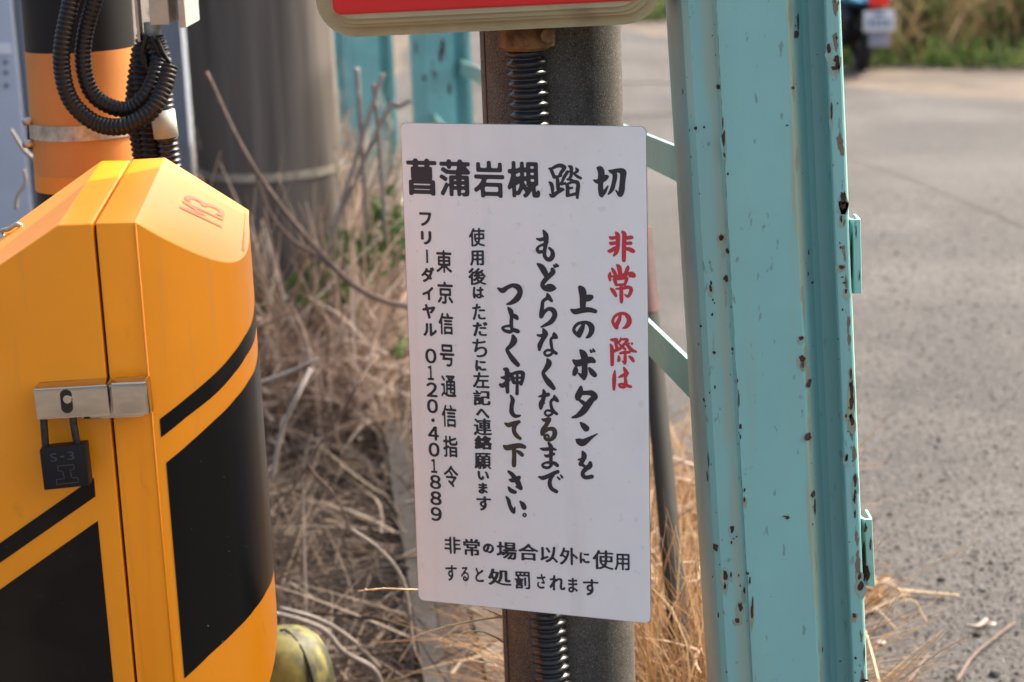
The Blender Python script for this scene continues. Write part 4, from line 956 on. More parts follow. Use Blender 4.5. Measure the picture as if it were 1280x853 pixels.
# two bent tabs on the right edge
def tab(x0, y0, x1, y1):
    a, b = at(x0, y0, 2.19), at(x1, y1, 2.19); h = a.z-b.z
    sec = [(0, 0), (.004, -.006), (.012, -.006), (.0135, 0), (.0135, .03), (.0105, .03), (.0105, 0), (.006, -.002), (.003, .003), (0, .03), (-.003, .03)]
    o = sweep_section('tab', sec, (b.x, b.y, b.z), (a.x, a.y, a.z), M['teal'], fence, False, 3)
    return o
t1 = tab(1061, 274, 1063, 366); t2 = tab(1076, 648, 1080, 731)
for t_, l_ in ((t1, [(1065, 318, 3, 70), (1070, 290, 2, 20), (1074, 345, 2, 16)]), (t2, [(1080, 700, 6, 60), (1084, 716, 9, 26), (1082, 660, 5, 14), (1088, 680, 3, 20)])):
    bv = BVHTree.FromPolygons([v.co+Vector(fence.location) for v in t_.data.vertices], [tuple(p.vertices) for p in t_.data.polygons])
    chips('rust_chips', l_, M['rust'], fence, bv, .0006, 12)
# far posts of the same fence
def far_post(px, Y, wpx, base=-.1, top=1.5, lean=.0):
    s = wpx/207.0*Y/2.16; c = at(px, 110, Y)
    fr_ = front[:-2]; sec = [(x*s, y*s) for x, y in fr_]+[(x*s, (y+.006)*s) for x, y in fr_[::-1]]
    pb = Vector((c.x, c.y, base)); pt = Vector((c.x+lean, c.y, top))
    o = sweep_section('post', sec, pb, pt, M['teal_far'], fence, True, 1, angle=22); return o
fp = far_post(551, 6.0, 80); fp['label'] = 'rust spotted teal post behind the top left corner of the notice'
fp2 = far_post(462, 7.2, 66); fp2['label'] = 'teal post half hidden by dry reeds'
fp3 = far_post(418, 9.0, 30)
bv = BVHTree.FromPolygons([v.co+Vector(fence.location) for v in fp.data.vertices], [tuple(p.vertices) for p in fp.data.polygons])
chips('rust_chips', [(553, 60, 7, 22), (550, 70, 5, 16), (562, 112, 4, 16), (531, 98, 4, 8), (507, 100, 7, 40), (520, 60, 3, 20)], M['rust'], fence, bv, .003, 13)
# flat rails
def rail(n0, f0, n1, f1, hw, th):
    """n: near centre, f: far centre"""
    d = (f1-n1).normalized(); up = Vector((0, 0, 1)); s = d.cross(up).normalized(); u = s.cross(d).normalized()
    V = []
    for p in (n1, f1):
        for a, b in ((-1, -1), (1, -1), (1, 1), (-1, 1)): V.append(p+s*a*th+u*b*hw)
    return mesh('rail', V, [(0, 1, 2, 3), (7, 6, 5, 4), (0, 4, 5, 1), (1, 5, 6, 2), (2, 6, 7, 3), (3, 7, 4, 0)], M['teal'], fence)
rail(0, 0, at(868, 214, 2.34), at(575, 84, 6.02), .0225, .003)
rail(0, 0, at(868, 478, 2.34), at(540, 150, 6.02), .0245, .003)

# ------------------------------------------------------------------ red topped stake behind the notice
k0, k1 = at(801, 284, 3.3), at(832, 612, 3.0)
ax_ = (k1-k0); kb = k0+ax_*((0-k0.z)/(k1.z-k0.z))
st = thing('marker_stake', 'dark leaning marker stake with a faded red top past the right edge of the notice', 'stake', kb)
def circ(r, n=14): return [(r*math.cos(2*math.pi*i/n), r*math.sin(2*math.pi*i/n)) for i in range(n)]
km = k0+ax_*.33
sweep_section('shaft', circ(.017), kb, km, M['stake'], st, True, angle=40)
sweep_section('red_cap', circ(.018), km, k0, M['stake_red'], st, True, angle=40)

# ------------------------------------------------------------------ the orange barrier box
ob = thing('signal_machine_box', 'big orange metal casing with black diagonal stripes, latch and sloping top', 'machine box', (-.45, 2.1, 0))
GAP = .0016
Yf = 2.0
ZBOT = .40
def pl(px, Y, py=280): p = at(px, py, Y); return (p.x, p.y)
# plan outline (x,y) of the vertical walls, from off-frame left to the rounded right end
def curve_pts():
    pts = [(171, 2.000), (205, 2.012), (240, 2.030), (262, 2.045), (279, 2.062), (291, 2.080), (300, 2.100), (306.5, 2.122), (310.5, 2.148), (312.5, 2.176), (313, 2.21)]
    return [pl(px, Y, 300) for px, Y in pts]
CPa = curve_pts()
CP = [(v.x, v.y) for v in spline([Vector((x, y, 0)) for x, y in CPa], 4)]
seamR = pl(119.5, 1.997, 280); seamL = pl(115.5, 1.997, 280)
flatL = pl(72, 1.995, 280); farL = pl(-170, 1.985, 280)
ZT = at(118, 279, 1.998).z
zR = lambda i: [at(px, py, Y).z for px, py, Y in ((171, 278, 2.0), (205, 289, 2.012), (240, 300.5, 2.03), (262, 307, 2.045), (279, 311.5, 2.062), (291, 314.5, 2.08), (300, 316.5, 2.10), (306.5, 317, 2.122), (310.5, 314, 2.148), (312.5, 308, 2.176), (313, 300, 2.21))][i]
def plane(a, b, c): n_ = (b-a).cross(c-a).normalized(); return a, n_
def pz(pn, x, y): a, n_ = pn; return a.z-(n_.x*(x-a.x)+n_.y*(y-a.y))/n_.z
def pray(pn, px, py): a, n_ = pn; d = ray(px, py); return CAM+d*((a-CAM).dot(n_)/d.dot(n_))
facR = plane(Vector((CP[0][0], CP[0][1], at(171, 278, 2.0).z)), at(206, 197, 2.21), Vector((CPa[7][0], CPa[7][1], at(306.5, 317, 2.122).z)))
zR = lambda i: pz(facR, *CP[i])
# back edge of the top facets
bk_seamR = at(166, 199.5, 2.205); bk_seamL = at(162.5, 200.5, 2.205); bk_flatL = at(127, 201, 2.20); bk_C = at(206, 197, 2.21); bk_end = pray(facR, 311.5, 263)
lowL = at(-170, 447, 1.985); facL = plane(at(72, 279, 1.995), bk_flatL, lowL); bk_left = pray(facL, -170, 414)
def shell(name, V, Fs, m, bev=.0022):
    bm = bmesh.new(); vs = [bm.verts.new(v) for v in V]
    for f in Fs: bm.faces.new([vs[i] for i in f])
    bmesh.ops.recalc_face_normals(bm, faces=bm.faces)
    if bev:
        es = [e for e in bm.edges if len(e.link_faces) == 2 and e.calc_face_angle(0) > math.radians(24)]
        bmesh.ops.bevel(bm, geom=es, offset=bev, segments=3, profile=.6, affect='EDGES')
    return bmobj(name, bm, m, ob, True, angle=40)
# left shell: front polygon, top facets, back wall
zb_ = ZBOT
V = [(farL[0], farL[1], zb_), (seamL[0], seamL[1], zb_), (seamL[0], seamL[1], ZT), (flatL[0], flatL[1], ZT), tuple(lowL),      # 0-4 front
     tuple(bk_left), tuple(bk_flatL), tuple(bk_seamL),                                     # 5-7 ridge
     (farL[0], 2.42, zb_), (bk_seamL.x, 2.42, zb_), (bk_seamL.x, 2.42, bk_seamL.z-.10), (bk_flatL.x, 2.42, bk_flatL.z-.10), (bk_left.x, 2.42, bk_left.z-.10)]
Fs = [(0, 1, 2, 3, 4), (3, 2, 7, 6), (4, 3, 6, 5), (6, 7, 10, 11), (5, 6, 11, 12), (8, 12, 11, 10, 9), (1, 9, 10, 7, 2), (0, 4, 5, 12, 8), (0, 8, 9, 1)]
housing = shell('housing', V, Fs, M['orange'])
# right shell with the curved side; near the base the side tapers in
n = len(CP); V = []; Fs = []
top = [(x, y, zR(i)) for i, (x, y) in enumerate(CP)]
zlo = []
for i, (x, y) in enumerate(CP):
    t = i/(n-1); zlo.append(.49+.135*t**.9)
low = [(x, y, zlo[i]) for i, (x, y) in enumerate(CP)]
bot = [(seamR[0]+.05*0+(x-seamR[0])*.25, y+.01, .40) for i, (x, y) in enumerate(CP)]
V = [(seamR[0], seamR[1], .40), (seamR[0], seamR[1], ZT)]      # 0,1
V += top; V += low; V += bot                                   # 2.., 2+n.., 2+2n..
iT, iL, iB = 2, 2+n, 2+2*n
base = len(V); V += [tuple(bk_seamR), tuple(bk_C), tuple(bk_end)]   # ridge: base, base+1, base+2
bb = len(V); V += [(bk_seamR.x, 2.42, bk_seamR.z-.10), (bk_C.x, 2.42, bk_C.z-.10), (at(285, 300, 2.38).x, 2.38, bk_end.z-.10), (bk_seamR.x, 2.42, .40), (at(285, 300, 2.38).x-.13, 2.38, .40)]
Fs = [(0, iB, iL, iT, 1)]
for i in range(n-1):
    Fs.append((iT+i, iL+i, iL+i+1, iT+i+1)); Fs.append((iL+i, iB+i, iB+i+1, iL+i+1))
Fs.append((1, iT, base+1, base))                                  # flat top
Fs.append(tuple([iT+i for i in range(n)]+[base+2, base+1]))        # sloping top facet
Fs.append((base, base+1, bb+1, bb)); Fs.append((base+1, base+2, bb+2, bb+1))
Fs.append((bb, bb+1, bb+2, bb+4, bb+3))
Fs.append((1, base, bb, bb+3, 0))
Fs.append((base+2, iT+n-1, iL+n-1, iB+n-1, bb+4, bb+2))
Fs.append(tuple([0, bb+3, bb+4]+[iB+i for i in range(n-1, -1, -1)]))
door = shell('door', V, Fs, M['orange'], .0014)
mesh('seam_shade', [(seamL[0]-.004, 2.006, .41), (seamR[0]+.004, 2.006, .41), (seamR[0]+.004, 2.006, ZT-.004), (seamL[0]-.004, 2.006, ZT-.004)], [(0, 1, 2, 3)], M['gap'], ob)  # dark sheet put in as the shade inside the open seam
mesh('seam_shade', [(seamL[0]-.004, 2.006, ZT-.006), (seamR[0]+.004, 2.006, ZT-.006), tuple(bk_seamR+Vector((.004, 0, -.006))), tuple(bk_seamL+Vector((-.004, 0, -.006)))], [(0, 1, 2, 3)], M['gap'], ob)
# bead along the fold right of the seam
tube('fold_bead', [(CP[0][0], CP[0][1]-.0002, .42), (CP[0][0], CP[0][1]-.0002, top[0][2]-.002)], .0012, M['orange'], ob, 8, sm=0)

# stripes: ruled bands over the unrolled wall
def wall_pt(chain, cum, u, z, lift=.0007):
    for i in range(len(chain)-1):
        if u <= cum[i+1] or i == len(chain)-2:
            t = (u-cum[i])/(cum[i+1]-cum[i]); a, b = Vector(chain[i]), Vector(chain[i+1]); p = a.lerp(b, t); d = (b-a).normalized(); nrm = Vector((d.y, -d.x))
            return Vector((p.x+nrm.x*lift, p.y+nrm.y*lift, z))
def cumul(ch):
    c = [0]
    for a, b in zip(ch, ch[1:]): c.append(c[-1]+(Vector(b)-Vector(a)).length)
    return c
cR = cumul(CP)
def hit_chain(px, py, chain, cum):
    """where the sight line to a mark meets the wall: (u along the wall, z)"""
    d = ray(px, py); best = None
    for i in range(len(chain)-1):
        a, b = Vector(chain[i]), Vector(chain[i+1]); e = b-a
        den = d.x*e.y-d.y*e.x
        if abs(den) < 1e-9: continue
        s = ((a.x-CAM.x)*e.y-(a.y-CAM.y)*e.x)/den; q = Vector((CAM.x+d.x*s, CAM.y+d.y*s)); t = (q-a).dot(e)/e.dot(e)
        if -.001 <= t <= 1.001 and (best is None or s < best[0]): best = (s, cum[i]+t*(cum[i+1]-cum[i]), CAM.z+d.z*s)
    return best
def band(name, chain, cum, tops, bots, m, nstep=40):
    """tops/bots: lists of (u,z) piecewise linear"""
    def ev(L, u):
        for (u0, z0), (u1, z1) in zip(L, L[1:]):
            if u <= u1: return z0+(z1-z0)*(u-u0)/(u1-u0)
        return L[-1][1]
    u0, u1 = tops[0][0], tops[-1][0]
    us = sorted(set([u0+(u1-u0)*k/nstep for k in range(nstep+1)]+[c for c in cum if u0 < c < u1]))
    V = []; Fs = []
    for u in us:
        V += [wall_pt(chain, cum, u, ev(tops, u)), wall_pt(chain, cum, u, ev(bots, u))]
    for i in range(len(us)-1): Fs.append((2*i, 2*i+1, 2*i+3, 2*i+2))
    o = mesh(name, V, Fs, m, ob, True); return o
def H(px, py): 
    h = hit_chain(px, py, CP, cR); return None if h is None else (h[1], h[2])
def mkpoly(L, umax=None):
    out = []
    for q in L:
        h = H(*q)
        if h and (not out or h[0] > out[-1][0]+1e-5): out.append(h)
    return out
def extend(L, u):
    (a, b) = L[-2], L[-1]; s = (b[1]-a[1])/(b[0]-a[0]); return [p for p in L if p[0] < u]+[(u, b[1]+s*(u-b[0]))]
UE = cR[-1]*.985
st_t = mkpoly([(199.5, 524), (230, 500), (262, 473), (290, 443), (305, 421), (315, 402)]); st_b = mkpoly([(200.5, 547), (232, 522), (264, 497), (292, 467), (307, 445), (317.5, 424)])
def align(Ls):
    u0 = max(L[0][0] for L in Ls); out = []
    for L in Ls:
        L = list(L); L[0] = (u0, L[0][1]); out.append(extend(L, UE))
    return out
st_t, st_b = align([st_t, st_b]); band('stripe', CP, cR, st_t, st_b, M['black_enamel'])
pn_t = mkpoly([(204.5, 579), (240, 551), (268, 525), (295, 497), (311, 475), (319, 460)]); pn_b = mkpoly([(230.5, 848), (262, 818), (296, 786), (318, 761), (333, 738), (341, 716)])
pn_t, pn_b = align([pn_t, pn_b]); band('stripe', CP, cR, pn_t, pn_b, M['black_enamel'])
# left wall stripes: flat wall
_d = Vector(farL)-Vector(seamL); chL = [tuple(Vector(seamL)+_d*2.2), seamL]; cL = cumul(chL)
def HL(px, py):
    h = hit_chain(px, py, chL, cL); return (h[1], h[2])
def flat_poly(name, pts):
    V = []
    for q in pts:
        u, z = HL(*q); V.append(wall_pt(chL, cL, u, z))
    return mesh(name, V, [tuple(range(len(V)))], M['black_enamel'], ob)
flat_poly('stripe', [(117.5, 597), (119.5, 620.5), (0, 703.5), (-150, 808), (-150, 782), (0, 679)])
flat_poly('stripe', [(122.4, 651), (142, 853), (147, 910), (-150, 910), (-150, 842), (0, 737)])

# latch across the seam
def oriented_box(name, c0, c1, yfront, depth, hz, m, bev=.002, parent=ob, tiltz=0.0):
    """c0,c1 pixel of left/right mid; builds a box whose front lies at yfront"""
    a, b = at(*c0, yfront), at(*c1, yfront); d = (b-a); L = d.length; d.normalize(); u = d.cross(Vector((0, 1, 0))).normalized()
    if u.z < 0: u = -u
    y = Vector((0, 1, 0)); y = (y-d*y.dot(d)).normalized(); u = y.cross(d)*-1 if (y.cross(d)).z < 0 else y.cross(d)
    bm = box_bm(0, L, 0, depth, -hz/2, hz/2, bev)
    mt = Matrix((( d.x, y.x, u.x, a.x), (d.y, y.y, u.y, a.y), (d.z, y.z, u.z, a.z), (0, 0, 0, 1)))
    bmesh.ops.transform(bm, matrix=mt, verts=bm.verts)
    return bmobj(name, bm, m, parent, True, angle=30)
latch = oriented_box('latch', (43.5, 506), (136, 500.5), 1.966, .030, .0345, M['steel'])
hook = oriented_box('hook', (139.5, 500), (185, 498), 1.960, .026, .0375, M['steel'], .0035, parent=latch)
oriented_box('back_plate', (136, 501), (189, 497), 1.985, .010, .0350, M['steel'], .003, parent=latch)
oriented_box('base_plate', (100, 503), (178, 499.5), 1.990, .006, .0385, M['steel'], .001, parent=latch)
# keyhole slot
def slot():
    c = at(83, 502, 1.9655); ol = rrect(.0125, .0262, .0062, 8)
    V = [c+Vector((u, -.0001, v)) for u, v in ol]; mesh('keyhole', V, [tuple(range(len(V)))], M['gap'], latch)
    bm = bmesh.new(); bmesh.ops.create_cone(bm, cap_ends=True, segments=24, radius1=.0052, radius2=.0045, depth=.003)
    bmesh.ops.transform(bm, matrix=Matrix.Translation(at(84.5, 499, 1.9648)) @ Matrix.Rotation(math.pi/2, 4, 'X'), verts=bm.verts); bmobj('screw', bm, M['steel'], latch, True, angle=40)
slot()
# small writing and knob on the sloping tops
bvd = BVHTree.FromPolygons([v.co+Vector(ob.location) for v in door.data.vertices], [tuple(p.vertices) for p in door.data.polygons])
def surf(px, py, lift=.0006, pn=None):
    pn = pn or facR; n_ = pn[1]; p = pray(pn, px, py); return p+n_*(lift if n_.z > 0 else -lift)
def quad_map(A, B, C_, D):   # A bottom-left, B bottom-right, C top-right, D top-left of the writing, as pixels
    def f(u, v):
        px = (A[0]*(1-u)+B[0]*u)*(1-v)+(D[0]*(1-u)+C_[0]*u)*v; py = (A[1]*(1-u)+B[1]*u)*(1-v)+(D[1]*(1-u)+C_[1]*u)*v
        return surf(px, py)
    return f
mk = mat('faded_marking', (.52, .20, .09), .6)
put_glyphs('marking', [('M', 'mark', 0, 1, .5, 0), ('3', 'mark', .58, 1, 1, 0)], quad_map((277, 285), (282, 264), (233, 242), (223.5, 260)), mk, ob)
lb = [surf(x, y, .0005) for x, y in ((302.3, 313.5), (307.3, 314.5), (309.5, 266.5), (307, 264.5))]
lbo = mesh('data_label', lb, [(0, 1, 2, 3)], mat('label_bronze', (.50, .30, .10), .6), ob)
for k in range(7):
    y = 312-k*3.2; x = 305-(312-y)*-.07
    q = [surf(x+a-1.0, y+b, .0009) for a, b in ((-.9, 0), (.9, .3), (.9, -1.3), (-.9, -1.6))]; mesh('print', q, [(0, 1, 2, 3)], mk, lbo)
pk = surf(14, 290, .004, facL)
tube('lifting_eye', [surf(3, 296, -.002, facL), surf(5, 293, .004, facL), pk, surf(24, 284, .004, facL), surf(26.5, 282, -.002, facL)], .0028, M['steel_dull'], ob, 8)
# support below
sweep_section('pedestal', circ(.07, 24), (-.52, 2.2, -.02), (-.52, 2.2, .41), M['steel_dull'], ob, True, angle=40)

# padlock
pc = at(81, 583, 1.962)
pad = thing('padlock', 'small square black padlock stamped S-3 hanging from the steel latch', 'padlock', (pc.x, pc.y, at(81, 611, 1.962).z))
tl, tr, bl = at(50, 561, 1.962), at(107, 555, 1.962), at(56, 612, 1.962)
dx = (tr-tl).normalized(); wpad = (tr-tl).length; dz_ = (tl-bl).normalized(); hpad = (tl-bl).length; dy = Vector((0, 1, 0))
bm = box_bm(0, wpad, -.004, .016, 0, hpad, .0015)
mt = Matrix(((dx.x, 0, dz_.x, bl.x), (dx.y, 1, dz_.y, bl.y), (dx.z, 0, dz_.z, bl.z), (0, 0, 0, 1)))
bmesh.ops.transform(bm, matrix=mt, verts=bm.verts); body = bmobj('body', bm, M['lock'], pad, True, angle=30)
def padm(u, v): return bl+dx*u*wpad+dz_*v*hpad-dy*.0045
put_glyphs('marking', [('S', 'thin', .22, .88, .37, .68), ('-', 'thin', .44, .80, .53, .76), ('3', 'thin', .60, .88, .75, .68)], padm, M['lock_mark'], body)
# outlined H-on-its-side emblem
out_ = [(.30, .12), (.78, .12), (.78, .24), (.64, .24), (.62, .44), (.72, .44), (.72, .56), (.36, .56), (.36, .44), (.46, .44), (.48, .24), (.30, .24)]
V = []; Fs = []
for i in range(len(out_)):
    a, b = Vector(out_[i]), Vector(out_[(i+1) % len(out_)]); t = (b-a).normalized(); nn = Vector((-t.y, t.x))*.011; k = len(V)
    for q in (a-t*.011+nn, a-t*.011-nn, b+t*.011-nn, b+t*.011+nn): V.append(padm(q.x, q.y))
    Fs.append((k, k+1, k+2, k+3))
mesh('marking', V, Fs, M['lock_mark'], body)
s0, s1 = at(57.5, 565, 1.970), at(97.5, 560, 1.970)
tube('shackle', [s0, at(55, 530, 1.972), at(54, 510, 1.974), at(60, 497, 1.974), at(73, 492, 1.974), at(86, 497, 1.974), at(91, 510, 1.974), at(92, 530, 1.972), s1], .0040, M['shackle'], pad, 10)

# ------------------------------------------------------------------ striped pole at the back left with its cables
qa, qb = at(118, 300, 2.72), at(96, 0, 2.72); qd = (qb-qa)/(qb.z-qa.z)
def onp(z): return qa+qd*(z-qa.z)
sp = thing('striped_pole', 'thick round pole banded orange and black standing behind the orange box', 'pole', onp(0))
RP = .0755
z68, z240 = at(100, 66, 2.65).z, at(100, 242, 2.65).z
sweep_section('pole', circ(RP, 48), onp(-.05), onp(2.2), M['pole_black'], sp, True, angle=40)
sweep_section('orange_band', circ(RP+.0008, 48), onp(z240), onp(z68), M['pole_orange'], sp, True, angle=40)
z222 = at(100, 222, 2.65).z
sweep_section('orange_tape', circ(RP+.0014, 48), onp(z240-.001), onp(z222), M['pole_orange2'], sp, True, angle=40)
zc0, zc1 = at(100, 176, 2.65).z, at(100, 157, 2.65).z
bnd = sweep_section('steel_band', circ(RP+.0035, 48), onp(zc0), onp(zc1), M['steel_dull'], sp, True, angle=40)
for py in (150, 178):
    c = at(42, py, 2.70); tube('bolt', [c+Vector((-.008, -.02, 0)), c+Vector((.012, .01, 0))], .006, M['steel_dull'], bnd, 6, sm=0)
tube('clamp', [at(40, 148, 2.70), at(41, 186, 2.70)], .0075, M['rust'], bnd, 6, sm=0)

jb = thing('junction_box', 'weathered grey junction box fixed to the striped pole with a cable gland below', 'junction box', at(195, 48, 2.55))
def pbox(name, x0, x1, y0, y1, Yn, Yb, m, bev=.002, parent=jb):
    a, b = at(x0, y0, Yn), at(x1, y1, Yn); bm = box_bm(a.x, b.x, Yn, Yb, b.z, a.z, bev); return bmobj(name, bm, m, parent, True, angle=30)
pbox('enclosure', 172, 212, -160, 31, 2.56, 2.66, M['greybox'])
pbox('lid', 209, 233, -160, 35, 2.55, 2.67, M['greybox'])
pbox('mounting_plate', 156, 174, -160, 53, 2.575, 2.60, M['greybox'])
tube('gland', [at(190, 28, 2.60), at(191, 48, 2.60)], .0115, M['greybox'], jb, 16, sm=0)
def loop_conduit(pts, Y, r, label, nm='looped_conduit'):
    P = [at(x, y, Y+dy_) for x, y, dy_ in pts]
    t = thing(nm, label, 'conduit', P[0], 'black corrugated conduits on the striped pole')
    corrugated('hose', P, r, .0064, M['rubber'], t, seg=18, depth=.13); return t
loop_conduit([(112, -120, .02), (93, -20, 0), (79, 50, -.01), (78, 90, -.01), (90, 128, -.01), (120, 154, -.01), (155, 158, -.02), (188, 140, -.02), (205, 110, -.01), (212, 82, 0)], 2.54, .0118, 'outer black corrugated conduit looping in front of the orange band')
loop_conduit([(140, -120, .02), (123, -20, 0), (107, 40, 0), (104, 80, 0), (114, 115, 0), (137, 133, 0), (162, 136, 0), (182, 120, .0), (194, 95, .01), (198, 75, .02)], 2.545, .0112, 'inner black corrugated conduit looping in front of the orange band')
def vcond(pts, Y, r, label, m='rubber', pitch=.0075):
    P = [at(x, y, Y) for x, y in pts]; t = thing('cable_conduit', label, 'conduit', P[-1], 'black corrugated conduits on the striped pole'); corrugated('hose', P, r, pitch, M[m], t, seg=18, depth=.22)
vcond([(186, 44), (180, 80), (184, 130), (192, 190), (200, 260)], 2.60, .0165, 'black conduit hanging straight below the grey junction box')
vcond([(192, 46), (202, 80), (204, 130), (210, 180), (222, 260)], 2.585, .0145, 'ribbed conduit on the right side of the striped pole', 'conduit')
vcond([(176, 60), (168, 130), (176, 190), (184, 260)], 2.62, .013, 'black conduit hugging the dark right side of the striped pole')
cl = at(205, 140, 2.58)
tube('grey_sleeve', [at(203, 138, 2.578), at(208, 172, 2.578)], .0165, M['greybox'], bnd, 14, sm=0)
for (pts, r_) in (([(188, 46), (197, 62), (205, 82)], .0035), ([(183, 46), (178, 70), (190, 95)], .0035), ([(196, 48), (204, 66), (213, 80)], .003)):
    t = thing('thin_cable', {188: 'middle thin black cable leaving the gland of the grey junction box', 183: 'left thin black cable leaving the gland of the grey junction box', 196: 'right thin black cable leaving the gland of the grey junction box'}[pts[0][0]], 'cable', at(*pts[0], 2.57), 'thin cables under the junction box')
    tube('wire', [at(x, y, 2.565) for x, y in pts], r_, M['rubber'], t, 7)

# ------------------------------------------------------------------ pale cabinet far left and pale post
ca = thing('equipment_cabinet', 'pale blue grey equipment cabinet at the left edge behind the striped pole', 'cabinet', (-1.7, 5.0, 0))
def cab():
    Y = 4.9
    a = at(13, 0, Y); c = at(38, 260, Y); xr = (a.x+c.x)/2
    bm = box_bm(xr-1.0, xr, Y, Y+.6, .02, 2.3, .006); bmobj('door', bm, M['pale'], ca, True, angle=30)
    bm = box_bm(xr+.003, xr+.105, Y+.03, Y+.66, 0.0, 2.35, .006); bmobj('frame', bm, M['pale2'], ca, True, angle=30)
    p = [at(-60, 54, Y-.004), at(14, 54, Y-.004), at(16, 68, Y-.004), at(-60, 68, Y-.004)]
    pln = mesh('label_plate', p, [(0, 1, 2, 3)], M['label_white'], ca)
    for k, y in enumerate((77, 90, 106)):
        for x in (-24, -10, 3):
            q = [at(x+k*.5+a_, y+b_, Y-.003) for a_, b_ in ((0, 0), (8, 0), (8, 2), (0, 2))]
            q2 = [at(x+k*.5+a_, y+b_, Y-.003) for a_, b_ in ((2, -3), (4.5, -3), (4.5, 5), (2, 5))]
            V = q+[v+Vector((0, -.001, 0)) for v in q2]; mesh('print', V, [(0, 1, 2, 3), (4, 5, 6, 7)], M['label_ink'], pln)
cab()
wb = at(222, 100, 5.6)
wp = thing('pale_post', 'pale blue white upright panel between the striped pole and the dark concrete pole', 'panel', (wb.x, wb.y, 0))
x0_, x1_ = at(196, 100, 5.6).x, at(231, 100, 5.6).x
bmobj('panel', box_bm(x0_, x1_, 5.6, 5.68, .38, 2.3, .004), M['pale'], wp, True, angle=30)
bmobj('foot', box_bm(x0_+.02, x1_-.02, 5.61, 5.67, .05, .385, .004), M['pale2'], wp, True, angle=30)

# ------------------------------------------------------------------ dark concrete utility pole
ua, ub = at(346, 320, 5.5), at(322, 0, 5.5); ud = (ub-ua)/(ub.z-ua.z)
def onu(z): return ua+ud*(z-ua.z)
up_ = thing('utility_pole', 'thick dark concrete utility pole with a narrow steel band near its foot', 'utility pole', onu(.1))
sweep_section('shaft', circ(.208, 56), onu(-.05), onu(3.6), M['pole_concrete'], up_, True, 1, angle=40)
zu = at(335, 222, 5.3).z
sb = sweep_section('steel_band', circ(.212, 56), onu(zu-.011), onu(zu+.011), M['steel_dull'], up_, True, angle=40)

# ------------------------------------------------------------------ olive dome bottom left
dc = at(360, 860, 2.75)
dm = thing('bollard_cover', 'rounded olive yellow stained cover low down beside the orange box', 'cover', (dc.x, dc.y, 0))
def dome():
    prof = [(.108, -.6), (.108, -.30), (.106, -.02), (.101, .025), (.092, .055), (.078, .078), (.058, .094), (.032, .103), (0.0005, .106)]
    V = []; Fs = []; S = 32; zc = at(366, 850, 2.75).z
    for r, z in prof:
        for k in range(S): a = 2*math.pi*k/S; V.append((dc.x+r*.70*math.cos(a), dc.y+r*.70*math.sin(a), max(0, zc+z*.80)))
    for i in range(len(prof)-1):
        for k in range(S): a = i*S+k; b = i*S+(k+1) % S; Fs.append((a, b, b+S, a+S))
    mesh('shell', V, Fs, M['pot'], dm, True)
    P = [(dc.x+math.sin(a)*.0765*math.cos(.9), dc.y-abs(math.sin(a))*.0765*math.sin(.9)*1.0, zc+.081*math.cos(a)+.003) for a in np.linspace(-.1, 1.5, 12)]
    tube('rib', P, .003, M['stake'], dm, 6, sm=0)
dome()

# ------------------------------------------------------------------ individual stalks and twigs
def stalk(name, pts, r, m, label, cat, group=None):
    P = [at(x, y, Y) for x, y, Y in pts]; t = thing(name, label, cat, P[0], group); tube('stem', P, r, M[m], t, 7); return t, P
stalk('dead_branch', [(258, 90, 4.5), (300, 180, 4.5), (345, 250, 4.5), (395, 310, 4.5), (440, 355, 4.5), (480, 376, 4.55), (520, 385, 4.6)], (.005, .008), 'bark', 'long brown dead branch slanting across the dark concrete pole', 'branch')
stalk('dead_branch', [(318, 210, 4.7), (335, 262, 4.7), (365, 300, 4.7), (400, 322, 4.7), (440, 352, 4.7)], (.004, .006), 'bark', 'thin dark red branch curving below the long brown branch', 'branch')
stalk('pale_stalk', [(320, 480, 4.0), (360, 466, 4.0), (397, 449, 4.0)], (.0048, .0042), 'pale_stem', 'short bright pale stalk just right of the black stripe of the orange box', 'stalk')
stalk('pale_stalk', [(340, 600, 3.7), (352, 540, 3.7), (372, 495, 3.7), (388, 462, 3.75)], (.0045, .006), 'pale_stem', 'grey flat blade rising beside the orange box below the bright stalk', 'stalk')
stalk('bent_stem', [(345, 640, 3.5), (385, 582, 3.5), (400, 555, 3.5), (425, 520, 3.5), (448, 480, 3.5), (470, 445, 3.6)], (.002, .0028), 'bark', 'upper half of a bent brown stem left of the sign', 'stem')
stalk('bent_stem', [(384, 578, 3.5), (393, 593, 3.5), (412, 612, 3.5), (430, 640, 3.5), (436, 670, 3.5)], (.0036, .002), 'bark', 'hooked brown stem curving down among the dead grass', 'stem')
stalk('grey_twig', [(330, 765, 3.25), (365, 772, 3.25), (405, 788, 3.25), (430, 815, 3.25), (468, 838, 3.25), (480, 870, 3.25)], (.004, .006), 'pale_stem', 'grey twig running from the olive cover towards the bottom edge', 'twig')
stalk('grey_twig', [(350, 760, 3.3), (400, 775, 3.3), (440, 800, 3.3), (475, 835, 3.3)], (.004, .004), 'pale_stem', 'second grey twig just above the one by the olive cover', 'twig')
stalk('grey_twig', [(440, 662, 3.4), (478, 690, 3.4), (505, 730, 3.4), (515, 800, 3.4), (520, 870, 3.4)], (.003, .005), 'pale_stem', 'grey twig dropping beside the lower left corner of the sign', 'twig')
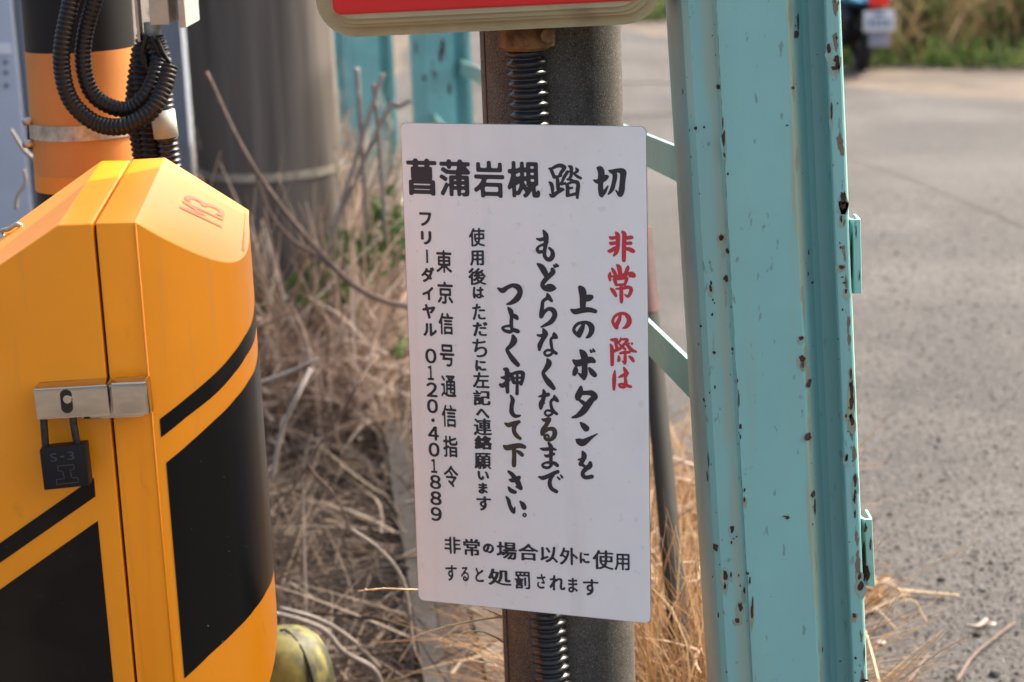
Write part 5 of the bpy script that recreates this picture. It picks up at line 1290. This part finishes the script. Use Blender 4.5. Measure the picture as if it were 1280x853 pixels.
for k, (x0, y0, x1, y1) in enumerate(((478, 155, 499, 92), (492, 150, 487, 105), (503, 142, 534, 125), (470, 140, 466, 85))):
    stalk('broken_reed', [(x0-20-(x1-x0)*2.2, y0+150, 4.85), (x0-20, y0, 4.8), ((x0+x1)/2-20, (y0+y1)/2, 4.8), (x1-20, y1, 4.8)], .0065, 'pale_stem',
          ('tall whitish reed leaning right in front of the far teal post', 'short upright whitish reed in front of the far teal post', 'reed pointing right in front of the far teal post', 'faint leftmost reed in front of the far teal post')[k], 'reed', 'whitish reeds before the far fence')
stalk('grass_blade', [(14, 162, 3.6), (28, 185, 3.6), (40, 197, 3.6), (54, 207, 3.6)], (.003, .006), 'pale_stem', 'pale curved grass blade in front of the cabinet by the striped pole', 'grass blade')
stalk('grass_blade', [(20, 262, 3.6), (22, 245, 3.6), (32, 228, 3.6), (30, 212, 3.6)], (.004, .003), 'pale_stem', 'small pale grass blade low in front of the cabinet', 'grass blade')
# twigs in the sun that stick out from behind the notice
def twig(pts, r, label, nodes=9, seed=1):
    rnd = random.Random(seed); t, P = stalk('sunlit_twig', pts, r, 'straw', label, 'twig')
    Q = resample(spline(P, 10), .012); V = []; Fs = []
    for q in Q[1:-1:1]:
        d = Vector((rnd.uniform(-1, -.3), 0, rnd.uniform(-.5, .5)))*.006; a, b = tube_data([q-d*.2, q+d*.5, q+d], [.0013, .0012, .0003], 5); n0 = len(V); V += a; Fs += [tuple(i+n0 for i in f) for f in b]
    mesh('bud', V, Fs, M['straw'], t)
twig([(447, 739, 2.40), (480, 736, 2.40), (505, 737, 2.40), (530, 738, 2.42), (600, 745, 2.45)], (.0009, .0014), 'thin sunlit twig poking left past the lower left corner of the notice', seed=2)
twig([(518, 796, 2.30), (560, 783, 2.30), (600, 775, 2.32), (628, 771, 2.34), (650, 768, 2.40)], (.0010, .0018), 'longest sunlit straw twig under the lower edge of the notice', seed=3)
twig([(626, 770, 2.34), (612, 764, 2.32), (600, 757, 2.33), (585, 748, 2.34)], (.0010, .0010), 'side twig rising from the longest straw twig behind the notice edge', seed=4)
twig([(578, 791, 2.32), (596, 789, 2.32), (614, 794, 2.33), (630, 803, 2.36)], (.0008, .0014), 'short curved straw twig lowest beside the concrete post', seed=5)
# litter right of the teal post
stalk('dry_stem', [(1082, 790, 2.8), (1090, 820, 2.75), (1100, 860, 2.7)], (.002, .003), 'straw', 'upright straw stem at the right foot of the teal post', 'stem')
stalk('dry_stem', [(1068, 741, 3.4), (1105, 728, 3.4), (1128, 742, 3.4), (1130, 756, 3.4)], (.0018, .0018), 'straw', 'thin curled stem arching right of the teal post', 'stem')
stalk('dry_stem', [(1098, 758, 3.35), (1125, 751, 3.35), (1143, 752, 3.35), (1150, 765, 3.35), (1158, 778, 3.35)], (.0015, .0022), 'straw', 'seed head stem pointing right over the grit', 'stem')
stalk('dry_stem', [(1096, 762, 3.5), (1118, 785, 3.5), (1128, 800, 3.5), (1138, 812, 3.5)], (.0025, .0015), 'straw', 'straw stem sloping down right of the teal post', 'stem')
def ground_stalk(pts, r, m, label):
    P = [gr(x, y, .015) for x, y in pts]; t = thing('fallen_stalk', label, 'stalk', P[0]); tube('stem', P, r, M[m], t, 7)
ground_stalk([(1195, 853), (1215, 822), (1240, 800), (1268, 778)], (.0035, .0025), 'bark', 'brown fallen stalk lying diagonally on the near road')
ground_stalk([(1135, 853), (1148, 835), (1160, 818)], (.003, .002), 'bark', 'short brown stalk on the road at the bottom edge')
ground_stalk([(1120, 738), (1160, 742), (1198, 745)], (.004, .003), 'straw', 'flat straw lying horizontally on the road right of the teal post')
ground_stalk([(1207, 782), (1222, 783), (1233, 775)], (.003, .0045), 'pale_stem', 'small pale curled leaf on the road near the white stone')
o = blades('straw_tuft', 60, lambda r: (lambda p: (p.x, p.y, .02))(gr(1078+r.uniform(-14, 22), 752+r.uniform(-14, 22))), (.03, .10), (.003, .012), (.5, 1.5), M['tan'], curl=1.2, segs=4, seed=55)
tag(o, 'crumpled tuft of straw caught at the right side of the teal post', 'straw', kind='stuff')

# ------------------------------------------------------------------ scooter parked across the road
def scooter():
    g = gr(1084, 93); Y = g.y; x = g.x
    sc = thing('parked_scooter', 'light blue motor scooter seen from behind, parked at the far road edge', 'scooter', (x, Y, 0))
    def wheel(nm, cx, cy, r, wd):
        bm = bmesh.new(); V = []; Fs = []; S = 36; K = 12
        for k in range(S):
            a = 2*math.pi*k/S
            for j in range(K):
                b = 2*math.pi*j/K; rr = r-wd/2+wd/2*math.cos(b); V.append((cx+wd/2*math.sin(b), cy+rr*math.cos(a), r+rr*math.sin(a)))
        for k in range(S):
            for j in range(K): Fs.append((k*K+j, k*K+(j+1) % K, ((k+1) % S)*K+(j+1) % K, ((k+1) % S)*K+j))
        t_ = mesh('wheel', V, Fs, M['tyre'], sc, True)
        V, Fs = tube_data([(cx-.02, cy, r), (cx+.02, cy, r)], r*.66, 24); mesh('rim', V, Fs, M['chrome'], t_)
    wheel('wheel', x, Y+.2, .215, .10); wheel('wheel', x-.12, Y+1.42, .215, .09)
    def loft(nm, rows, m):
        """rows: (y, zc, half w, half h)"""
        V = []; Fs = []; S = 20
        for (y, zc, hw, hh, xo) in rows:
            for k in range(S):
                a = 2*math.pi*k/S; c, s = math.cos(a), math.sin(a)
                V.append((x+xo+hw*math.copysign(abs(c)**.7, c), Y+y, zc+hh*math.copysign(abs(s)**.7, s)))
        for i in range(len(rows)-1):
            for k in range(S): a = i*S+k; b = i*S+(k+1) % S; Fs.append((a, b, b+S, a+S))
        Fs.append(tuple(range(S))); Fs.append(tuple(range(len(V)-1, len(V)-S-1, -1)))
        return mesh(nm, V, Fs, m, sc, True)
    loft('tail_body', [(-.12, .585, .15, .10, -.01), (-.06, .585, .18, .125, -.01), (.25, .60, .18, .14, -.03), (.6, .58, .17, .13, -.05), (.75, .52, .14, .10, -.06)], M['blue'])
    loft('engine', [(-.02, .34, .05, .05, -.09), (.05, .34, .09, .16, -.12), (.35, .35, .10, .18, -.12), (.7, .33, .12, .15, -.08)], M['scooter_dark'])
    loft('under_tail', [(-.02, .47, .10, .05, -.03), (.3, .45, .14, .09, -.04), (.7, .42, .13, .09, -.05)], M['scooter_dark'])
    loft('seat', [(-.05, .74, .08, .03, -.02), (.1, .77, .14, .05, -.03), (.5, .76, .14, .06, -.05), (.75, .72, .10, .05, -.06)], M['scooter_dark'])
    loft('floorboard', [(.6, .27, .16, .05, -.05), (1.05, .27, .17, .04, -.08), (1.2, .35, .17, .10, -.10)], M['blue'])
    loft('leg_shield', [(1.12, .60, .22, .32, -.10), (1.2, .64, .20, .34, -.10), (1.28, .62, .10, .26, -.11)], M['blue'])
    loft('front_fender', [(1.25, .42, .05, .04, -.12), (1.45, .47, .07, .05, -.12), (1.62, .40, .05, .04, -.12)], M['blue'])
    tube('handlebar', [(x-.42, Y+1.05, 1.0), (x-.25, Y+1.15, .97), (x-.1, Y+1.18, .95), (x+.05, Y+1.15, .97), (x+.22, Y+1.05, 1.0)], .016, M['scooter_dark'], sc, 8)
    for s in (-1, 1): loft_m = tube('mirror', [(x-.1+s*.16, Y+1.12, 1.0), (x-.1+s*.22, Y+1.1, 1.12), (x-.1+s*.26, Y+1.1, 1.2)], (.006, .03), M['scooter_dark'], sc, 8)
    V, Fs = tube_data([(x+.13, Y-.05, .33), (x+.13, Y+.1, .31), (x+.12, Y+.45, .28)], [.032, .045, .045], 14); mesh('exhaust', V, Fs, M['scooter_dark'], sc, True)
    def bx_(nm, px0, px1, py0, py1, yo, d, m, par=sc, bev=.006):
        a, b = at(px0, py0, Y+yo), at(px1, py1, Y+yo); bm = box_bm(a.x, b.x, a.y, a.y+d, b.z, a.z, bev); return bmobj(nm, bm, m, par, True, angle=30)
    bx_('tail_light', 1087, 1112, -9, 9, -.17, .06, M['tail'], bev=.012)
    bx_('number_plate_bracket', 1086, 1112, 12, 40, -.14, .12, M['scooter_dark'])
    pt = bx_('number_plate', 1079.5, 1118, 14, 39, -.155, .004, M['plate_w'], bev=.001)
    for k in range(4):
        xx = 1085+k*7.6; bx_('print', xx, xx+4.6, 24, 34, -.158, .002, M['plate_ink'], pt, 0)
    bx_('print', 1092, 1105, 17, 20.5, -.158, .002, M['plate_ink'], pt, 0)
    bx_('mudflap', 1086, 1112, 40, 58, -.12, .006, M['flap'], bev=.001)
    for s in (-1, 1): tube('shock_absorber', [(x+s*.10-.02, Y+.22, .25), (x+s*.10-.02, Y+.12, .5)], .018, M['chrome'], sc, 8, sm=0)
scooter()

bpy.data.objects.remove(_to); bpy.data.curves.remove(_tc)
